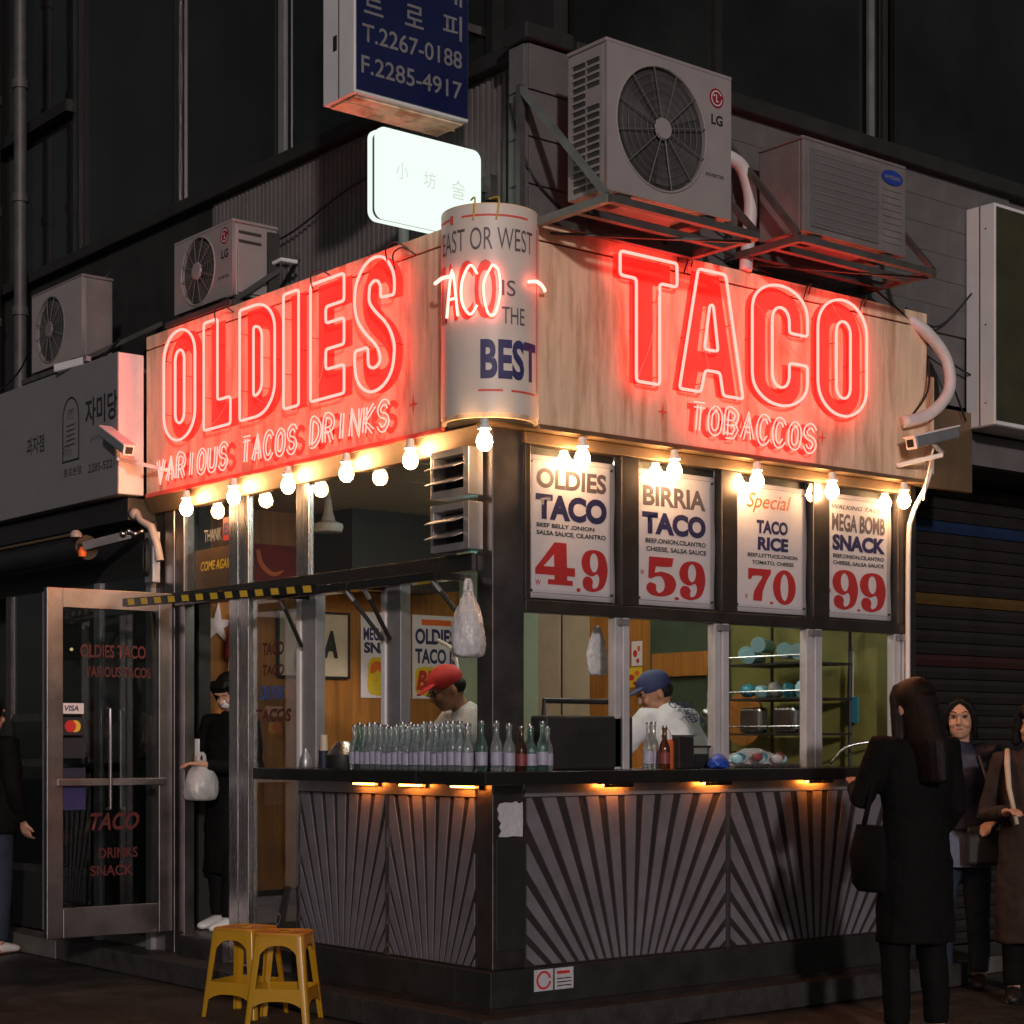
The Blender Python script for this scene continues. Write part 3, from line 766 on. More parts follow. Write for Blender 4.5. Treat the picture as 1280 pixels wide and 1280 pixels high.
def sign_letter(S, ch, a0, a1, z0, z1, right):
    cs = glyph(ch, a0, a1, z0, z1)
    fill2d(cs, 'painted_letter', M['signred'], to3(right, 0, 0, 0.0022), XR if right else XL, ZU, S)
    nb = MB()
    for c in cs:
        pts = [to3(right, a, z, OFF) for a, z in soften(c)]
        # a short dark gap where each tube starts and ends
        nb.tube(pts, 0.0075, 6, closed=True)
    o = nb.build('neon_letter', M['neon'], S, smooth='full')
    st = MB()
    for c in cs:
        d = densify(c, 0.02); k = max(3, len(d) // 5)
        for i in range(k // 2, len(d), k):
            a, z = d[i]
            st.tube([to3(right, a, z, 0.0), to3(right, a, z, OFF - 0.006)], 0.0022, 5)
            st.bar(to3(right, a - .004, z - .004, OFF - 0.006), to3(right, a + .004, z + .004, OFF - 0.006), 0.004)
    w = st.build('tube_support', M['steel_dark'], kind='stuff')
    w.parent = o
    wire = MB()
    a, z = cs[0][len(cs[0]) // 3]; a2, z2 = cs[-1][0]
    wire.tube(catmull([to3(right, a, z, OFF), to3(right, (a + a2) / 2 + .02, (z + z2) / 2 - 0.03, OFF + 0.004), to3(right, a2, z2, OFF)], 5), 0.0016, 5)
    w2 = wire.build('wire', M['bag']); w2.parent = o
for ch, a0, a1 in [('T', 0.748, 1.123), ('A', 1.139, 1.585), ('C', 1.651, 2.065), ('O', 2.145, 2.535)]:
    sign_letter(SR, ch, a0, a1, 3.085, 3.70 if ch in 'CO' else 3.69, True)
for ch, y0, y1 in [('O', 2.957, 2.595), ('L', 2.496, 2.205), ('D', 2.107, 1.749), ('I', 1.663, 1.517), ('E', 1.404, 1.098), ('S', 1.015, 0.655)]:
    sign_letter(SL, ch, -y0, -y1, 3.075 if ch in 'OS' else 3.09, 3.70 if ch in 'SO' else 3.685, False)
def small_word(S, word, a0, a1, z0, z1, right, slant=0.18, zs=0.0):
    n = len(word); cell = (a1 - a0) / n; w = cell * 0.62; h = z1 - z0
    for i, ch in enumerate(word):
        c0 = a0 + cell * i + cell * 0.12
        P = lambda p, dx=0, dz=0: (c0 + p[0] * w + slant * (p[1] - .5) * w + dx, z0 + zs * i / n + p[1] * h + dz)
        pm, nm = MB(), MB()
        for k, st in enumerate(SF[ch]):
            sm = catmull(st, 4) if len(st) > 4 else st
            line = [P(p) for p in sm]
            ol = stroke_outline(line, 0.030); m_ = len(line)
            vs = [to3(right, a, z, 0.0022 + 0.0006 * k) for a, z in ol]
            pm.add(vs, [(j, j + 1, 2 * m_ - 2 - j, 2 * m_ - 1 - j) for j in range(m_ - 1)])
            for off in (-0.0125, 0.0125):                     # the neon doubles each stroke
                o2 = stroke_outline(line, abs(off) * 2); o2 = o2[:m_] if off > 0 else o2[m_:]
                nm.tube([to3(right, a, z, OFF) for a, z in o2], 0.0040, 5)
        pm.build('painted_letter', M['signred'], S)
        nm.build('neon_letter', M['neon'], S, smooth='full')
small_word(SR, 'TOBACCOS', 1.22, 2.15, 2.895, 3.020, True, zs=-0.02)
small_word(SL, 'VARIOUS', -3.045, -2.215, 2.862, 2.985, False, zs=-0.0)
small_word(SL, 'TACOS', -2.09, -1.515, 2.862, 2.985, False)
small_word(SL, 'DRINKS', -1.41, -0.69, 2.868, 2.992, False)
def star4(S, a, z, r, right):
    pts = []
    for k in range(8):
        t = math.radians(90 + 45 * k); q = r * (1.0 if k % 2 == 0 else 0.22) * (1.25 if k % 4 == 0 else 0.8 if k % 2 == 0 else 1)
        pts.append((a + q * math.cos(t), z + q * math.sin(t)))
    fill2d([pts], 'painted_star', M['signred'], to3(right, 0, 0, 0.0022), XR if right else XL, ZU, S)
star4(SR, 1.075, 2.97, 0.045, True); star4(SR, 2.235, 2.968, 0.04, True); star4(SL, -0.583, 2.965, 0.05, False)
for S, right, pos in ((SR, True, [(1.17, 3.70), (2.03, 3.70), (2.47, 3.70)]), (SL, False, [(-1.38, 3.70), (-0.72, 3.70), (-0.66, 3.66), (-2.35, 3.70)])):
    for a, z in pos:                                          # hanging leads of the tubes
        MB().tube(catmull([to3(right, a, z - .05, OFF), to3(right, a + .01, z + .02, OFF + .02), to3(right, a + .06, z + .045, OFF), to3(right, a + .10, z + .01, 0.003)], 5), 0.004, 6).build('lead', M['black'], S, smooth=True)

# rounded corner sign
CS = thing('corner_sign', 'curved white banner on the corner reading EAST OR WEST TACO IS THE BEST', 'sign', (0.107, 0.132, 2.80))
CC, CR = Vector((0.107, 0.132, 0)), 0.222
A0 = math.degrees(math.atan2(-0.629, 0.777)) % 360            # direction across the view, to the right
def cyl(u, z, d=0.0):                                         # u = metres along the curve from the point nearest the street corner
    t = math.atan2(-0.777, -0.629) + u / CR
    return (CC.x + (CR + d) * math.cos(t), CC.y + (CR + d) * math.sin(t), z)
n_ = 40; us = [(-0.375 + 0.75 * i / n_) for i in range(n_ + 1)]
def curved(us, z0, z1, d, th, name, m, **k):
    vs = []
    for u in us: vs += [cyl(u, z0, d), cyl(u, z1, d), cyl(u, z1, d - th), cyl(u, z0, d - th)]
    fs = []
    for i in range(len(us) - 1):
        for q in range(4): fs.append((i * 4 + q, (i + 1) * 4 + q, (i + 1) * 4 + (q + 1) % 4, i * 4 + (q + 1) % 4))
    fs += [(0, 1, 2, 3), tuple(len(vs) - 4 + q for q in (3, 2, 1, 0))]
    return MB().add(vs, fs).build(name, M[m], CS, smooth=True, **k)
curved(us, 2.815, 3.775, 0, 0.02, 'drum', 'fascia')
curved([u * 0.93 for u in us], 2.835, 3.768, 0.003, 0.0025, 'banner', 'banner')
MB().lathe([(CR - .022, 0), (CR - .022, 0.004)], 30, (CC.x, CC.y, 2.811)).build('drum_base', M['dark'], CS)
def ctext(s, u0, u1, z0, z1, m, weight=0.0):
    o = text(s, (0, 0, 0), (1, 0, 0), (0, 1, 0), u1 - u0, z1 - z0, M[m], None, weight=weight)
    bm = bmesh.new(); bm.from_mesh(o.data)
    bmesh.ops.subdivide_edges(bm, edges=[e for e in bm.edges if e.calc_length() > 0.02], cuts=3)
    bm.to_mesh(o.data); bm.free()
    for v in o.data.vertices: v.co = Vector(cyl(u0 + v.co.x, z0 + v.co.y, 0.0055))
    o.parent = CS; o.matrix_parent_inverse = Matrix.Translation(-ORG[CS.name])
ctext('EAST OR WEST', -0.27, 0.225, 3.565, 3.665, 'signgrey', -0.004)
ctext('TACO', -0.315, 0.03, 3.255, 3.52, 'signred', 0.02)
ctext('IS', 0.055, 0.12, 3.36, 3.43, 'signgrey')
ctext('THE', 0.055, 0.17, 3.235, 3.31, 'signgrey')
ctext('BEST', -0.04, 0.255, 2.985, 3.165, 'signnavy', 0.035)
for u0, u1, z in [(-0.30, -0.20, 3.715), (-0.13, 0.19, 3.715), (-0.05, 0.06, 2.93), (0.10, 0.25, 2.93)]:
    curved([u0 + (u1 - u0) * i / 8 for i in range(9)], z, z + 0.009, 0.0052, 0.001, 'border_line', 'signred')
curved([0.272, 0.28], 2.95, 3.69, 0.0052, 0.001, 'border_line', 'signred')
curved([u0_ for u0_ in (-0.2, -0.18)], 3.695, 3.735, 0.0052, 0.001, 'border_line', 'signred')
def cneon(pts, m='neon_pale', r=0.0062, n=5):
    MB().tube([cyl(u + 0.042, z, 0.030) for u, z in (catmull(pts, n) if len(pts) > 2 else pts)], r, 6).build('neon_tube', M[m], CS, smooth='full')
cneon([(-.37, 3.462), (-.32, 3.455), (-.26, 3.458), (-.20, 3.452)], 'neon_pale', 0.008)
cneon([(.13, 3.43), (.18, 3.442), (.24, 3.436), (.29, 3.43)], 'neon_pale', 0.008)
cneon([(-.235, 3.27), (-.205, 3.48), (-.175, 3.27)]); cneon([(-.22, 3.35), (-.19, 3.352)])
cneon([(-.09, 3.45), (-.12, 3.49), (-.155, 3.42), (-.155, 3.33), (-.12, 3.27), (-.09, 3.31)])
cneon([(-.03, 3.49), (-.065, 3.40), (-.05, 3.28), (-.02, 3.27), (.0, 3.36), (-.005, 3.46), (-.03, 3.49)])
for u in (-0.07, 0.03):
    MB().tube(catmull([cyl(u, 3.70, 0.01), cyl(u + .01, 3.79, 0.02), cyl(u - .03, 3.80, -0.03)], 5), 0.004, 6).build('lead', M['tape_yellow'], CS, smooth=True)

# ------------------------------------------------------------------ bulbs under the band
def bulb_thing(loc, label):
    L_ = thing('light_bulb', label, 'light bulb', loc, 'bare bulbs under the sign band', world_parts=False)
    MB().lathe([(0.030, 0), (0.030, 0.012), (0.020, 0.016), (0.018, 0.045)], 14, (0, 0, 0)).build('socket', M['white'], L_, smooth=True)
    MB().lathe([(0.004, -0.098), (0.018, -0.094), (0.031, -0.080), (0.037, -0.060), (0.034, -0.040), (0.024, -0.020), (0.016, -0.006), (0.015, 0.0)], 16).build('bulb', M['bulb'], L_, smooth='full')
    return L_
order = ['first', 'second', 'third', 'fourth', 'fifth', 'sixth']
bl = bulb_thing((-0.02, 2.751, 2.742), 'glowing bare bulb nearest the open door, first of the row on the left front')
for i, y in enumerate([2.226, 1.670, 1.125, 0.581, -0.065]):
    lab = 'glowing bare bulb, %s from the door along the left front' % order[i + 1] if i < 4 else 'glowing bare bulb right at the street corner by the steel column'
    copy_thing(bl, (-0.02 if i < 4 else -0.08, y, 2.752), 0, lab)
posters = ['OLDIES TACO 4.9', 'BIRRIA TACO 5.9', 'TACO RICE 7.0', 'MEGA BOMB SNACK 9.9']
for i, x in enumerate([0.565, 1.165, 1.750, 2.327, 2.923]):
    lab = ['glowing bare bulb above the OLDIES TACO poster', 'glowing bare bulb above the BIRRIA TACO poster', 'glowing bare bulb above the left edge of the TACO RICE poster',
           'glowing bare bulb above the gap between the TACO RICE and MEGA BOMB SNACK posters', 'glowing bare bulb above the right edge of the MEGA BOMB SNACK poster'][i]
    copy_thing(bl, (x, 0.010, 2.748), 0, lab)

# amber lamps under the counter
def amber(loc, rz, label):
    a = thing('counter_lamp', label, 'lamp', loc, 'amber lamps under the counter edge', world_parts=False)
    a.rotation_euler = (0, 0, rz)
    MB().box(-0.095, 0.095, -0.022, 0.022, 0.008, 0.0165).build('housing', M['steel_dark'], a)
    MB().box(-0.095, 0.095, -0.022, -0.019, -0.006, 0.0079).build('shield', M['steel_dark'], a)
    MB().box(-0.085, 0.085, -0.008, 0.010, -0.001, 0.0075).build('lens', M['amber'], a, bevel=0.003)
for x, lab in [(0.80, 'amber counter lamp nearest the corner on the right front'), (1.478, 'amber counter lamp above the steel strip of the right front'), (2.245, 'amber counter lamp farthest right, near the woman in black')]:
    amber((x, 0.035, 1.149), 0, lab)
for y, lab in [(1.052, 'amber counter lamp nearest the door on the left front'), (0.657, 'middle amber counter lamp of the left front'), (0.244, 'amber counter lamp nearest the corner on the left front')]:
    amber((0.035, y, 1.149), PI / 2, lab)

# ------------------------------------------------------------------ menu posters
def wavy(x0, x1, z0, z1, y, amp, seed, name, m, parent, th=0.0012, right=True):
    nx, nz = 12, 14; rnd = random.Random(seed); ph = rnd.uniform(0, 6)
    f = lambda u, v: amp * (math.sin(u * 5 + ph + v * 2) * 0.5 + math.sin(v * 7 + ph) * 0.5) * (0.25 + u * (1 - u) * 3)
    vs = []
    for d in (0, th):
        for j in range(nz + 1):
            for i in range(nx + 1):
                u, v = i / nx, j / nz
                e = 0.004 * math.sin(v * 9 + ph) * (1 if i == nx else -0.7 if i == 0 else 0)
                vs.append((x0 + (x1 - x0) * u + e, y - f(u, v) + d, z0 + (z1 - z0) * v))
    N = (nx + 1) * (nz + 1); fs = []
    for j in range(nz):
        for i in range(nx):
            a = j * (nx + 1) + i
            fs += [(a, a + 1, a + nx + 2, a + nx + 1), (N + a, N + a + nx + 1, N + a + nx + 2, N + a + 1)]
    for i in range(nx): fs += [(i, i + 1, N + i + 1, N + i), (nz * (nx + 1) + i + 1, nz * (nx + 1) + i, N + nz * (nx + 1) + i, N + nz * (nx + 1) + i + 1)]
    for j in range(nz):
        a = j * (nx + 1); b_ = a + nx; fs += [(a + nx + 1, a, N + a, N + a + nx + 1), (b_, b_ + nx + 1, N + b_ + nx + 1, N + b_)]
    o = MB().add(vs, fs).build(name, M[m], parent, smooth='full')
    return o, (lambda x, z: y - f((x - x0) / (x1 - x0), (z - z0) / (z1 - z0)))

def el(cx, cy, rx, ry, a0=0, a1=360, n=24): return arc(cx, cy, rx, ry, a0, a1, n)[:-1] if a1 - a0 == 360 else arc(cx, cy, rx, ry, a0, a1, n)
def numeral(c):                                               # fat slab numerals in a unit square
    if c == '.': return [el(.5, .10, .30, .10)]
    if c == '0': return [el(.5, .5, .5, .5), el(.5, .5, .17, .38)]
    if c == '9':
        out = catmull([(.06, .24), (.10, .08), (.30, .0), (.55, .0), (.84, .12), (.98, .40), (.98, .66), (.84, .92), (.52, 1.0), (.18, .93), (.02, .70), (.12, .46), (.40, .36), (.60, .42), (.68, .30), (.62, .13), (.48, .07), (.42, .12), (.44, .24), (.34, .34), (.16, .34)], 4, True)
        return [out, el(.49, .69, .15, .23)]
    if c == '5':
        return [[(.12, 1.0), (.88, 1.0)] + catmull([(.84, .78), (.62, .76), (.34, .76)], 3) + [(.30, .60)] +
                catmull([(.52, .64), (.84, .56), (.98, .34), (.86, .10), (.52, .0), (.18, .04), (.04, .20), (.14, .34), (.34, .30), (.36, .16), (.44, .09), (.58, .16), (.62, .33), (.52, .50), (.34, .50), (.20, .44)], 4) + [(.10, .46)]]
    if c == '7': return [[(.02, 1.0), (.02, .66), (.14, .66)] + catmull([(.20, .76), (.34, .78), (.62, .76), (.44, .52), (.26, .26), (.22, 0)], 4) + [(.60, 0)] + catmull([(.64, .30), (.80, .62), (.98, .88)], 4) + [(.98, 1.0)]]
    if c == '4': return [[(.48, 1.0), (.78, 1.0), (.78, .42), (.98, .42), (.98, .22), (.78, .22), (.78, .12), (.92, .12), (.92, 0), (.30, 0), (.30, .12), (.46, .12), (.46, .22), (.0, .22), (.0, .36)], [(.46, .42), (.46, .72), (.20, .42)]]
def poster(x0, x1, label, seed, draw):
    P = thing('menu_poster', label, 'poster', ((x0 + x1) / 2, Q + 0.035, 2.03), 'menu posters over the counter')
    z0, z1 = 2.035, 2.705; w, h = x1 - x0, z1 - z0
    sheet, f = wavy(x0, x1, z0, z1, Q + 0.035, 0.006, seed, 'sheet', 'paper', P)
    def wrap(o):
        bm = bmesh.new(); bm.from_mesh(o.data); bmesh.ops.subdivide_edges(bm, edges=[e for e in bm.edges if e.calc_length() > 0.05], cuts=2); bm.to_mesh(o.data); bm.free()
        for v in o.data.vertices: v.co.y = f(v.co.x, v.co.z) - 0.0016
    def T(s, u0, u1, v0, v1, m, **k):
        o = text(s, (x0 + u0 * w, 0, z0 + v0 * h), XR, ZU, (u1 - u0) * w, (v1 - v0) * h, M[m], P, **k); wrap(o)
    def Nn(c, u0, u1, v0, v1):
        cs = [[(x0 + (u0 + p[0] * (u1 - u0)) * w, z0 + (v0 + p[1] * (v1 - v0)) * h) for p in ct] for ct in numeral(c)]
        wrap(fill2d(cs, 'numeral', M['ink_red'], (0, 0, 0), XR, ZU, P))
    def Ln(u0, u1, v0, v1, m='ink_navy'):
        cs = [[(x0 + u0 * w, z0 + v0 * h), (x0 + u1 * w, z0 + v0 * h), (x0 + u1 * w, z0 + v1 * h), (x0 + u0 * w, z0 + v1 * h)]]
        wrap(fill2d(cs, 'rule_line', M[m], (0, 0, 0), XR, ZU, P))
    for v in (0.035, 0.965): Ln(.05, .95, v, v + .0025, 'signgrey')
    for u in (0.045, 0.95): Ln(u, u + .004, .05, .95, 'signgrey')
    for u in (0.04, 0.955):
        for v in (0.05, 0.95):
            MB().tube([(x0 + u * w, Q + 0.034, z0 + v * h), (x0 + u * w, Q + 0.022, z0 + v * h)], 0.006, 8).build('pin', M['steel_dark'], P)
    draw(T, Nn)
    return P
def d1(T, N):
    T('OLDIES', .11, .90, .775, .915, 'signgrey', weight=.035); T('TACO', .10, .91, .555, .735, 'ink_navy', weight=.055)
    T('BEEF BELLY ,ONION', .11, .77, .495, .530, 'ink_black', weight=.03); T('SALSA SAUCE, CILANTRO', .11, .90, .440, .478, 'ink_black', weight=.03)
    N('4', .09, .55, .10, .40); N('.', .54, .62, .06, .20); N('9', .61, .92, .07, .37); T('W', .09, .15, .09, .13, 'ink_red', weight=.02)
def d2(T, N):
    T('BIRRIA', .10, .88, .735, .885, 'signgrey', weight=.035); T('TACO', .09, .88, .525, .690, 'ink_navy', weight=.055)
    T('BEEF,ONION,CILANTRO', .13, .88, .455, .495, 'ink_black', weight=.03); T('CHEESE, SALSA SAUCE', .14, .89, .395, .435, 'ink_black', weight=.03)
    N('5', .13, .52, .07, .36); N('.', .47, .57, .05, .17); N('9', .54, .88, .06, .35); T('W', .07, .12, .22, .26, 'ink_red', weight=.02)
def d3(T, N):
    T('Special', .18, .78, .775, .925, 'ink_orange', weight=.005, shear=.35); 
    T('TACO', .31, .73, .615, .720, 'ink_navy', weight=.05); T('RICE', .33, .74, .485, .590, 'ink_navy', weight=.05)
    T('BEEF,LETTUCE,ONION', .20, .87, .425, .460, 'ink_black', weight=.03); T('TOMATO, CHEESE', .26, .82, .370, .405, 'ink_black', weight=.03)
    N('7', .20, .52, .09, .34); N('.', .48, .56, .07, .17); N('0', .54, .85, .07, .345); T('W', .16, .20, .10, .14, 'ink_red', weight=.02)
def d4(T, N):
    T('WALKING TACO', .10, .86, .880, .915, 'signgrey', weight=.02, shear=.3); T('MEGA BOMB', .10, .90, .700, .845, 'signgrey', weight=.035)
    T('SNACK', .11, .91, .545, .675, 'ink_navy', weight=.055)
    T('BEEF,ONION,CILANTRO', .12, .89, .480, .518, 'ink_black', weight=.03); T('CHEESE, SALSA SAUCE', .12, .89, .425, .462, 'ink_black', weight=.03)
    N('9', .10, .50, .07, .39); N('.', .46, .54, .06, .16); N('9', .52, .92, .065, .385); T('W', .05, .09, .19, .23, 'ink_red', weight=.02)
poster(0.310, 0.862, 'white menu poster reading OLDIES TACO 4.9, nearest the corner column', 1, d1)
poster(0.996, 1.550, 'white menu poster reading BIRRIA TACO 5.9', 5, d2)
poster(1.684, 2.241, 'white menu poster reading Special TACO RICE 7.0', 9, d3)
poster(2.390, 2.938, 'white menu poster reading MEGA BOMB SNACK 9.9, farthest right', 13, d4)

# ------------------------------------------------------------------ air conditioners
def ac_unit(label, w, d, h, fan=(0.42, 0.5, 0.245), brand='round', side_vents=True, loc=(0, 0, 0), rz=0.0):
    """Front faces local -Y; origin at the front left bottom corner."""
    CM = M['ac'] if brand == 'round' else M['ac_darker']
    A = thing('air_conditioner', label, 'air conditioner', loc, 'outdoor air conditioner units', world_parts=False)
    A.rotation_euler = (0, 0, rz)
    MB().box(0, w, 0.022, d, 0.03, h - 0.015).build('casing', CM, A, bevel=0.008)
    MB().box(-0.006, w + 0.006, 0.0, d + 0.004, h - 0.0145, h + 0.004).build('lid', CM, A, bevel=0.006)
    fx_, fz_, fr_ = w * fan[0], h * fan[1], fan[2] if fan[2] < 1 else fan[2]
    if fan[2] > 0:
        # front plate with a round opening, the fan behind it
        ring = el(fx_, fz_, fr_, fr_, n=40)
        o = fill2d([[(0, 0.03), (w, 0.03), (w, h - 0.015), (0, h - 0.015)], ring], 'front_panel', M['ac'], (0, 0.011, 0), XR, ZU, A, extrude=0.0105)
        MB().lathe([(fr_ * 0.99, 0), (fr_ * 0.99, 0.004)], 40, (0, 0, 0)).build('fan_well', M['ac_dark'], A).matrix_local = Matrix.Translation((fx_, 0.0215, fz_)) @ Matrix.Rotation(PI / 2, 4, 'X')
        for k in range(3):
            t0 = k * 2 * PI / 3 + 0.4; vs = []
            for j in range(7):
                t = t0 + j * 0.24
                for r_, yy in ((0.05, 0.014), (fr_ * 0.92, 0.010 + 0.004 * math.sin(j))):
                    vs.append((fx_ + r_ * math.cos(t), yy + j * 0.0008, fz_ + r_ * math.sin(t)))
            MB().add(vs, [(2 * j, 2 * j + 1, 2 * j + 3, 2 * j + 2) for j in range(6)]).build('fan_blade', M['iron'], A)
        g = MB()
        for r_ in [fr_ * q for q in (0.26, 0.36, 0.5, 0.64, 0.78, 0.91)]:
            g.tube([(fx_ + r_ * math.cos(t * PI / 20), -0.006, fz_ + r_ * math.sin(t * PI / 20)) for t in range(40)], 0.0010, 4, closed=True)
        g.build('grille_rings', M['ac_grille'], A, kind='stuff')
        for k in range(12):
            t = k * PI / 6 + 0.2
            MB().tube([(fx_ + 0.05 * math.cos(t), -0.009, fz_ + 0.05 * math.sin(t)), (fx_ + fr_ * math.cos(t), -0.004, fz_ + fr_ * math.sin(t))], 0.0030, 5).build('grille_spoke', M['ac_grille'], A)
        MB().lathe([(0.052, 0), (0.046, 0.010)], 20, (0, 0, 0)).build('grille_hub', CM, A).matrix_local = Matrix.Translation((fx_, -0.004, fz_)) @ Matrix.Rotation(PI / 2, 4, 'X')
        MB().tube([(fx_ + (fr_ + 0.006) * math.cos(t * PI / 24), 0.0, fz_ + (fr_ + 0.006) * math.sin(t * PI / 24)) for t in range(48)], 0.006, 6, closed=True).build('fan_rim', CM, A, smooth='full')
    else:
        MB().box(0, w, 0.0, 0.021, 0.03, h - 0.015).build('front_panel', CM, A, bevel=0.005)
        MB().box(0.05, w * 0.72, -0.006, -0.0005, 0.06, h - 0.05).build('front_cover', M['ac_grille'], A, bevel=0.006)
        for k in range(9):
            MB().box(w * 0.76, w * 0.95, -0.004, -0.0005, 0.08 + k * 0.034, 0.094 + k * 0.034).build('front_rib', CM, A)
        for k in range(10):
            MB().box(0.07, w * 0.70, -0.009, -0.0065, 0.08 + k * 0.038, 0.086 + k * 0.038).build('front_rib', CM, A)
    if side_vents:
        for c in range(2):
            for k in range(17):
                if c == 0 and 11 <= k <= 12: continue
                y0 = 0.05 + c * (d - 0.08) / 2; z = 0.055 + k * (h - 0.11) / 17
                MB().box(-0.0015, 0.0005, y0, y0 + (d - 0.11) / 2, z, z + (h - 0.11) / 17 * 0.6).build('side_slot', M['ac_dark'], A)
                MB().bar((-0.005, y0, z + (h - 0.11) / 17 * 0.62), (-0.005, y0 + (d - 0.11) / 2, z + (h - 0.11) / 17 * 0.62), 0.006, 0.005).build('side_louvre', CM, A)
    if brand == 'round':
        bx_, bz_ = w * 0.875, h * 0.83; r_ = 0.046
        fill2d([el(bx_, bz_, r_, r_)], 'badge', mat('badge_red', (0.30, 0.02, 0.04), 0.4), (0, -0.0008, 0), XR, ZU, A)
        fill2d([stroke_outline(arc(bx_, bz_, r_ * .72, r_ * .72, 30, 360, 20), 0.005)], 'badge_mark', M['white'], (0, -0.0016, 0), XR, ZU, A)
        fill2d([[(bx_ - .004, bz_ + .018), (bx_ + .001, bz_ + .018), (bx_ + .001, bz_ - .012), (bx_ + .012, bz_ - .012), (bx_ + .012, bz_ - .017), (bx_ - .004, bz_ - .017)]], 'badge_mark', M['white'], (0, -0.0017, 0), XR, ZU, A)
        fill2d([el(bx_ - .016, bz_ + .012, .005, .005)], 'badge_mark', M['white'], (0, -0.0018, 0), XR, ZU, A)
        text('LG', (bx_ - 0.035, -0.001, bz_ - 0.125), XR, ZU, 0.075, 0.048, M['ink_black'], A, weight=0.03)
        text('INVERTER', (bx_ - 0.07, -0.001, h * 0.30), XR, ZU, 0.12, 0.016, M['ac_dark'], A, weight=0.02)
    if brand == 'oval':
        fill2d([el(w * 0.855, h * 0.84, 0.085, 0.038)], 'badge', mat('badge_blue', (0.02, 0.05, 0.30), 0.35), (0, -0.0068, 0), XR, ZU, A)
        text('SAMSUNG', (w * 0.855 - 0.062, -0.0076, h * 0.84 - 0.010), XR, ZU, 0.124, 0.020, M['letgrey'], A, weight=0.02)
    for x_ in (0.08, w - 0.16):
        MB().box(x_, x_ + 0.08, 0.02, d - 0.02, 0.0, 0.029).build('foot', M['iron'], A)
    return A
def bracket(label, x0, x1, y0, y1, z, zt, m='iron'):
    """Wall bracket: wall at y1, arms out to y0."""
    K_ = thing('wall_bracket', label, 'bracket', ((x0 + x1) / 2, y1, z), 'angle iron brackets under the air conditioners')
    for x, mm in ((x0, 'iron_greenlit' if m == 'iron_greenlit' else 'iron'), (x1, 'iron')):  # left side gets the tint with the green sign light painted in
        MB().bar((x, y1, z), (x, y0, z), 0.035).build('arm', M[mm], K_)
        MB().bar((x, y1 - .012, z - 0.02), (x, y1 - .012, zt), 0.03).build('upright', M['iron'], K_)
        MB().bar((x, y1 - 0.02, zt - 0.02), (x, y0 + 0.01, z + 0.02), 0.028).build('strut', M[mm], K_)
    for y in (y0, y0 + (y1 - y0) * 0.35, y0 + (y1 - y0) * 0.7):
        MB().bar((x0, y, z - 0.001), (x1, y, z - 0.001), 0.034, 0.032).build('rail', M['iron'], K_)
    MB().bar((x0, y1 - 0.03, z - 0.02), (x1, y0 + 0.04, z - 0.02), 0.012).build('brace', M['iron'], K_)
    return K_
ac_unit('large white air conditioner with round fan and red badge above the TACO sign', 0.782, 0.27, 0.70, fan=(0.43, 0.52, 0.275), loc=(0.307, -0.45, 3.775))
bracket('pale green steel bracket carrying the large air conditioner', 0.25, 1.19, -0.52, 0.098, 3.735, 4.40, 'iron_greenlit')
ac_unit('smaller beige air conditioner with blue oval badge, right of the large one', 0.79, 0.30, 0.50, fan=(0, 0, 0), brand='oval', side_vents=False, loc=(1.70, -0.35, 3.86))
bracket('dark steel bracket carrying the smaller air conditioner at the right', 1.62, 2.66, -0.40, 0.098, 3.825, 4.42)
ac_unit('white air conditioner with round fan and red badge above the OLDIES sign', 0.655, 0.29, 0.445, fan=(0.42, 0.52, 0.185), loc=(0.02, 2.965, 3.795), rz=-PI / 2, side_vents=False)
ac_unit('grey air conditioner above the neighbour shop sign, farthest left', 0.72, 0.21, 0.53, fan=(0.38, 0.5, 0.20), brand='none', loc=(-0.10, 4.64, 3.71), rz=-PI / 2, side_vents=False)
for (y0, y1, x, z, n_, lab) in [(2.34, 2.95, 0.05, 3.79, 3, 'a'), (3.95, 4.64, -0.08, 3.705, 3, 'b')]:
    K_ = thing('wall_bracket', 'dark steel tray under the air conditioner above the OLDIES sign' if lab == 'a' else 'dark steel tray under the farthest left air conditioner', 'bracket', (0.2, (y0 + y1) / 2, z - 0.03), 'angle iron brackets under the air conditioners')
    for y in (y0 - 0.06, y1 + 0.06): MB().bar((0.44, y, z - 0.018), (x - 0.05, y, z - 0.018), 0.03).build('arm', M['iron'], K_)
    for xx in (x - 0.05, x + 0.15, x + 0.3): MB().bar((xx, y0 - 0.06, z - 0.019), (xx, y1 + 0.06, z - 0.019), 0.03).build('rail', M['iron'], K_)
    MB().bar((x - 0.03, y0 - 0.06, z), (0.43, y0 - 0.06, z + 0.30), 0.026).build('strut', M['iron'], K_)
# the back of the unit above OLDIES faces the street corner: its side vents, valve and lid
SV = thing('valve_cover', 'small white valve box with pipe stub on the side of the air conditioner above OLDIES', 'valve box', (0.25, 2.3, 3.9))
MB().box(0.24, 0.31, 2.285, 2.309, 3.84, 4.20).build('plate', M['ac_dark'], SV)
for z in (4.12, 4.17): MB().box(0.06, 0.20, 2.300, 2.309, z, z + 0.012).build('slot', M['ac_dark'], SV)
MB().box(0.05, 0.22, 2.296, 2.309, 3.84, 4.09).build('cover', M['ac'], SV, bevel=0.004)
MB().tube([(0.27, 2.284, 4.03), (0.28, 2.22, 4.04), (0.36, 2.18, 4.03)], 0.012, 8).build('pipe', M['white'], SV, smooth=True)

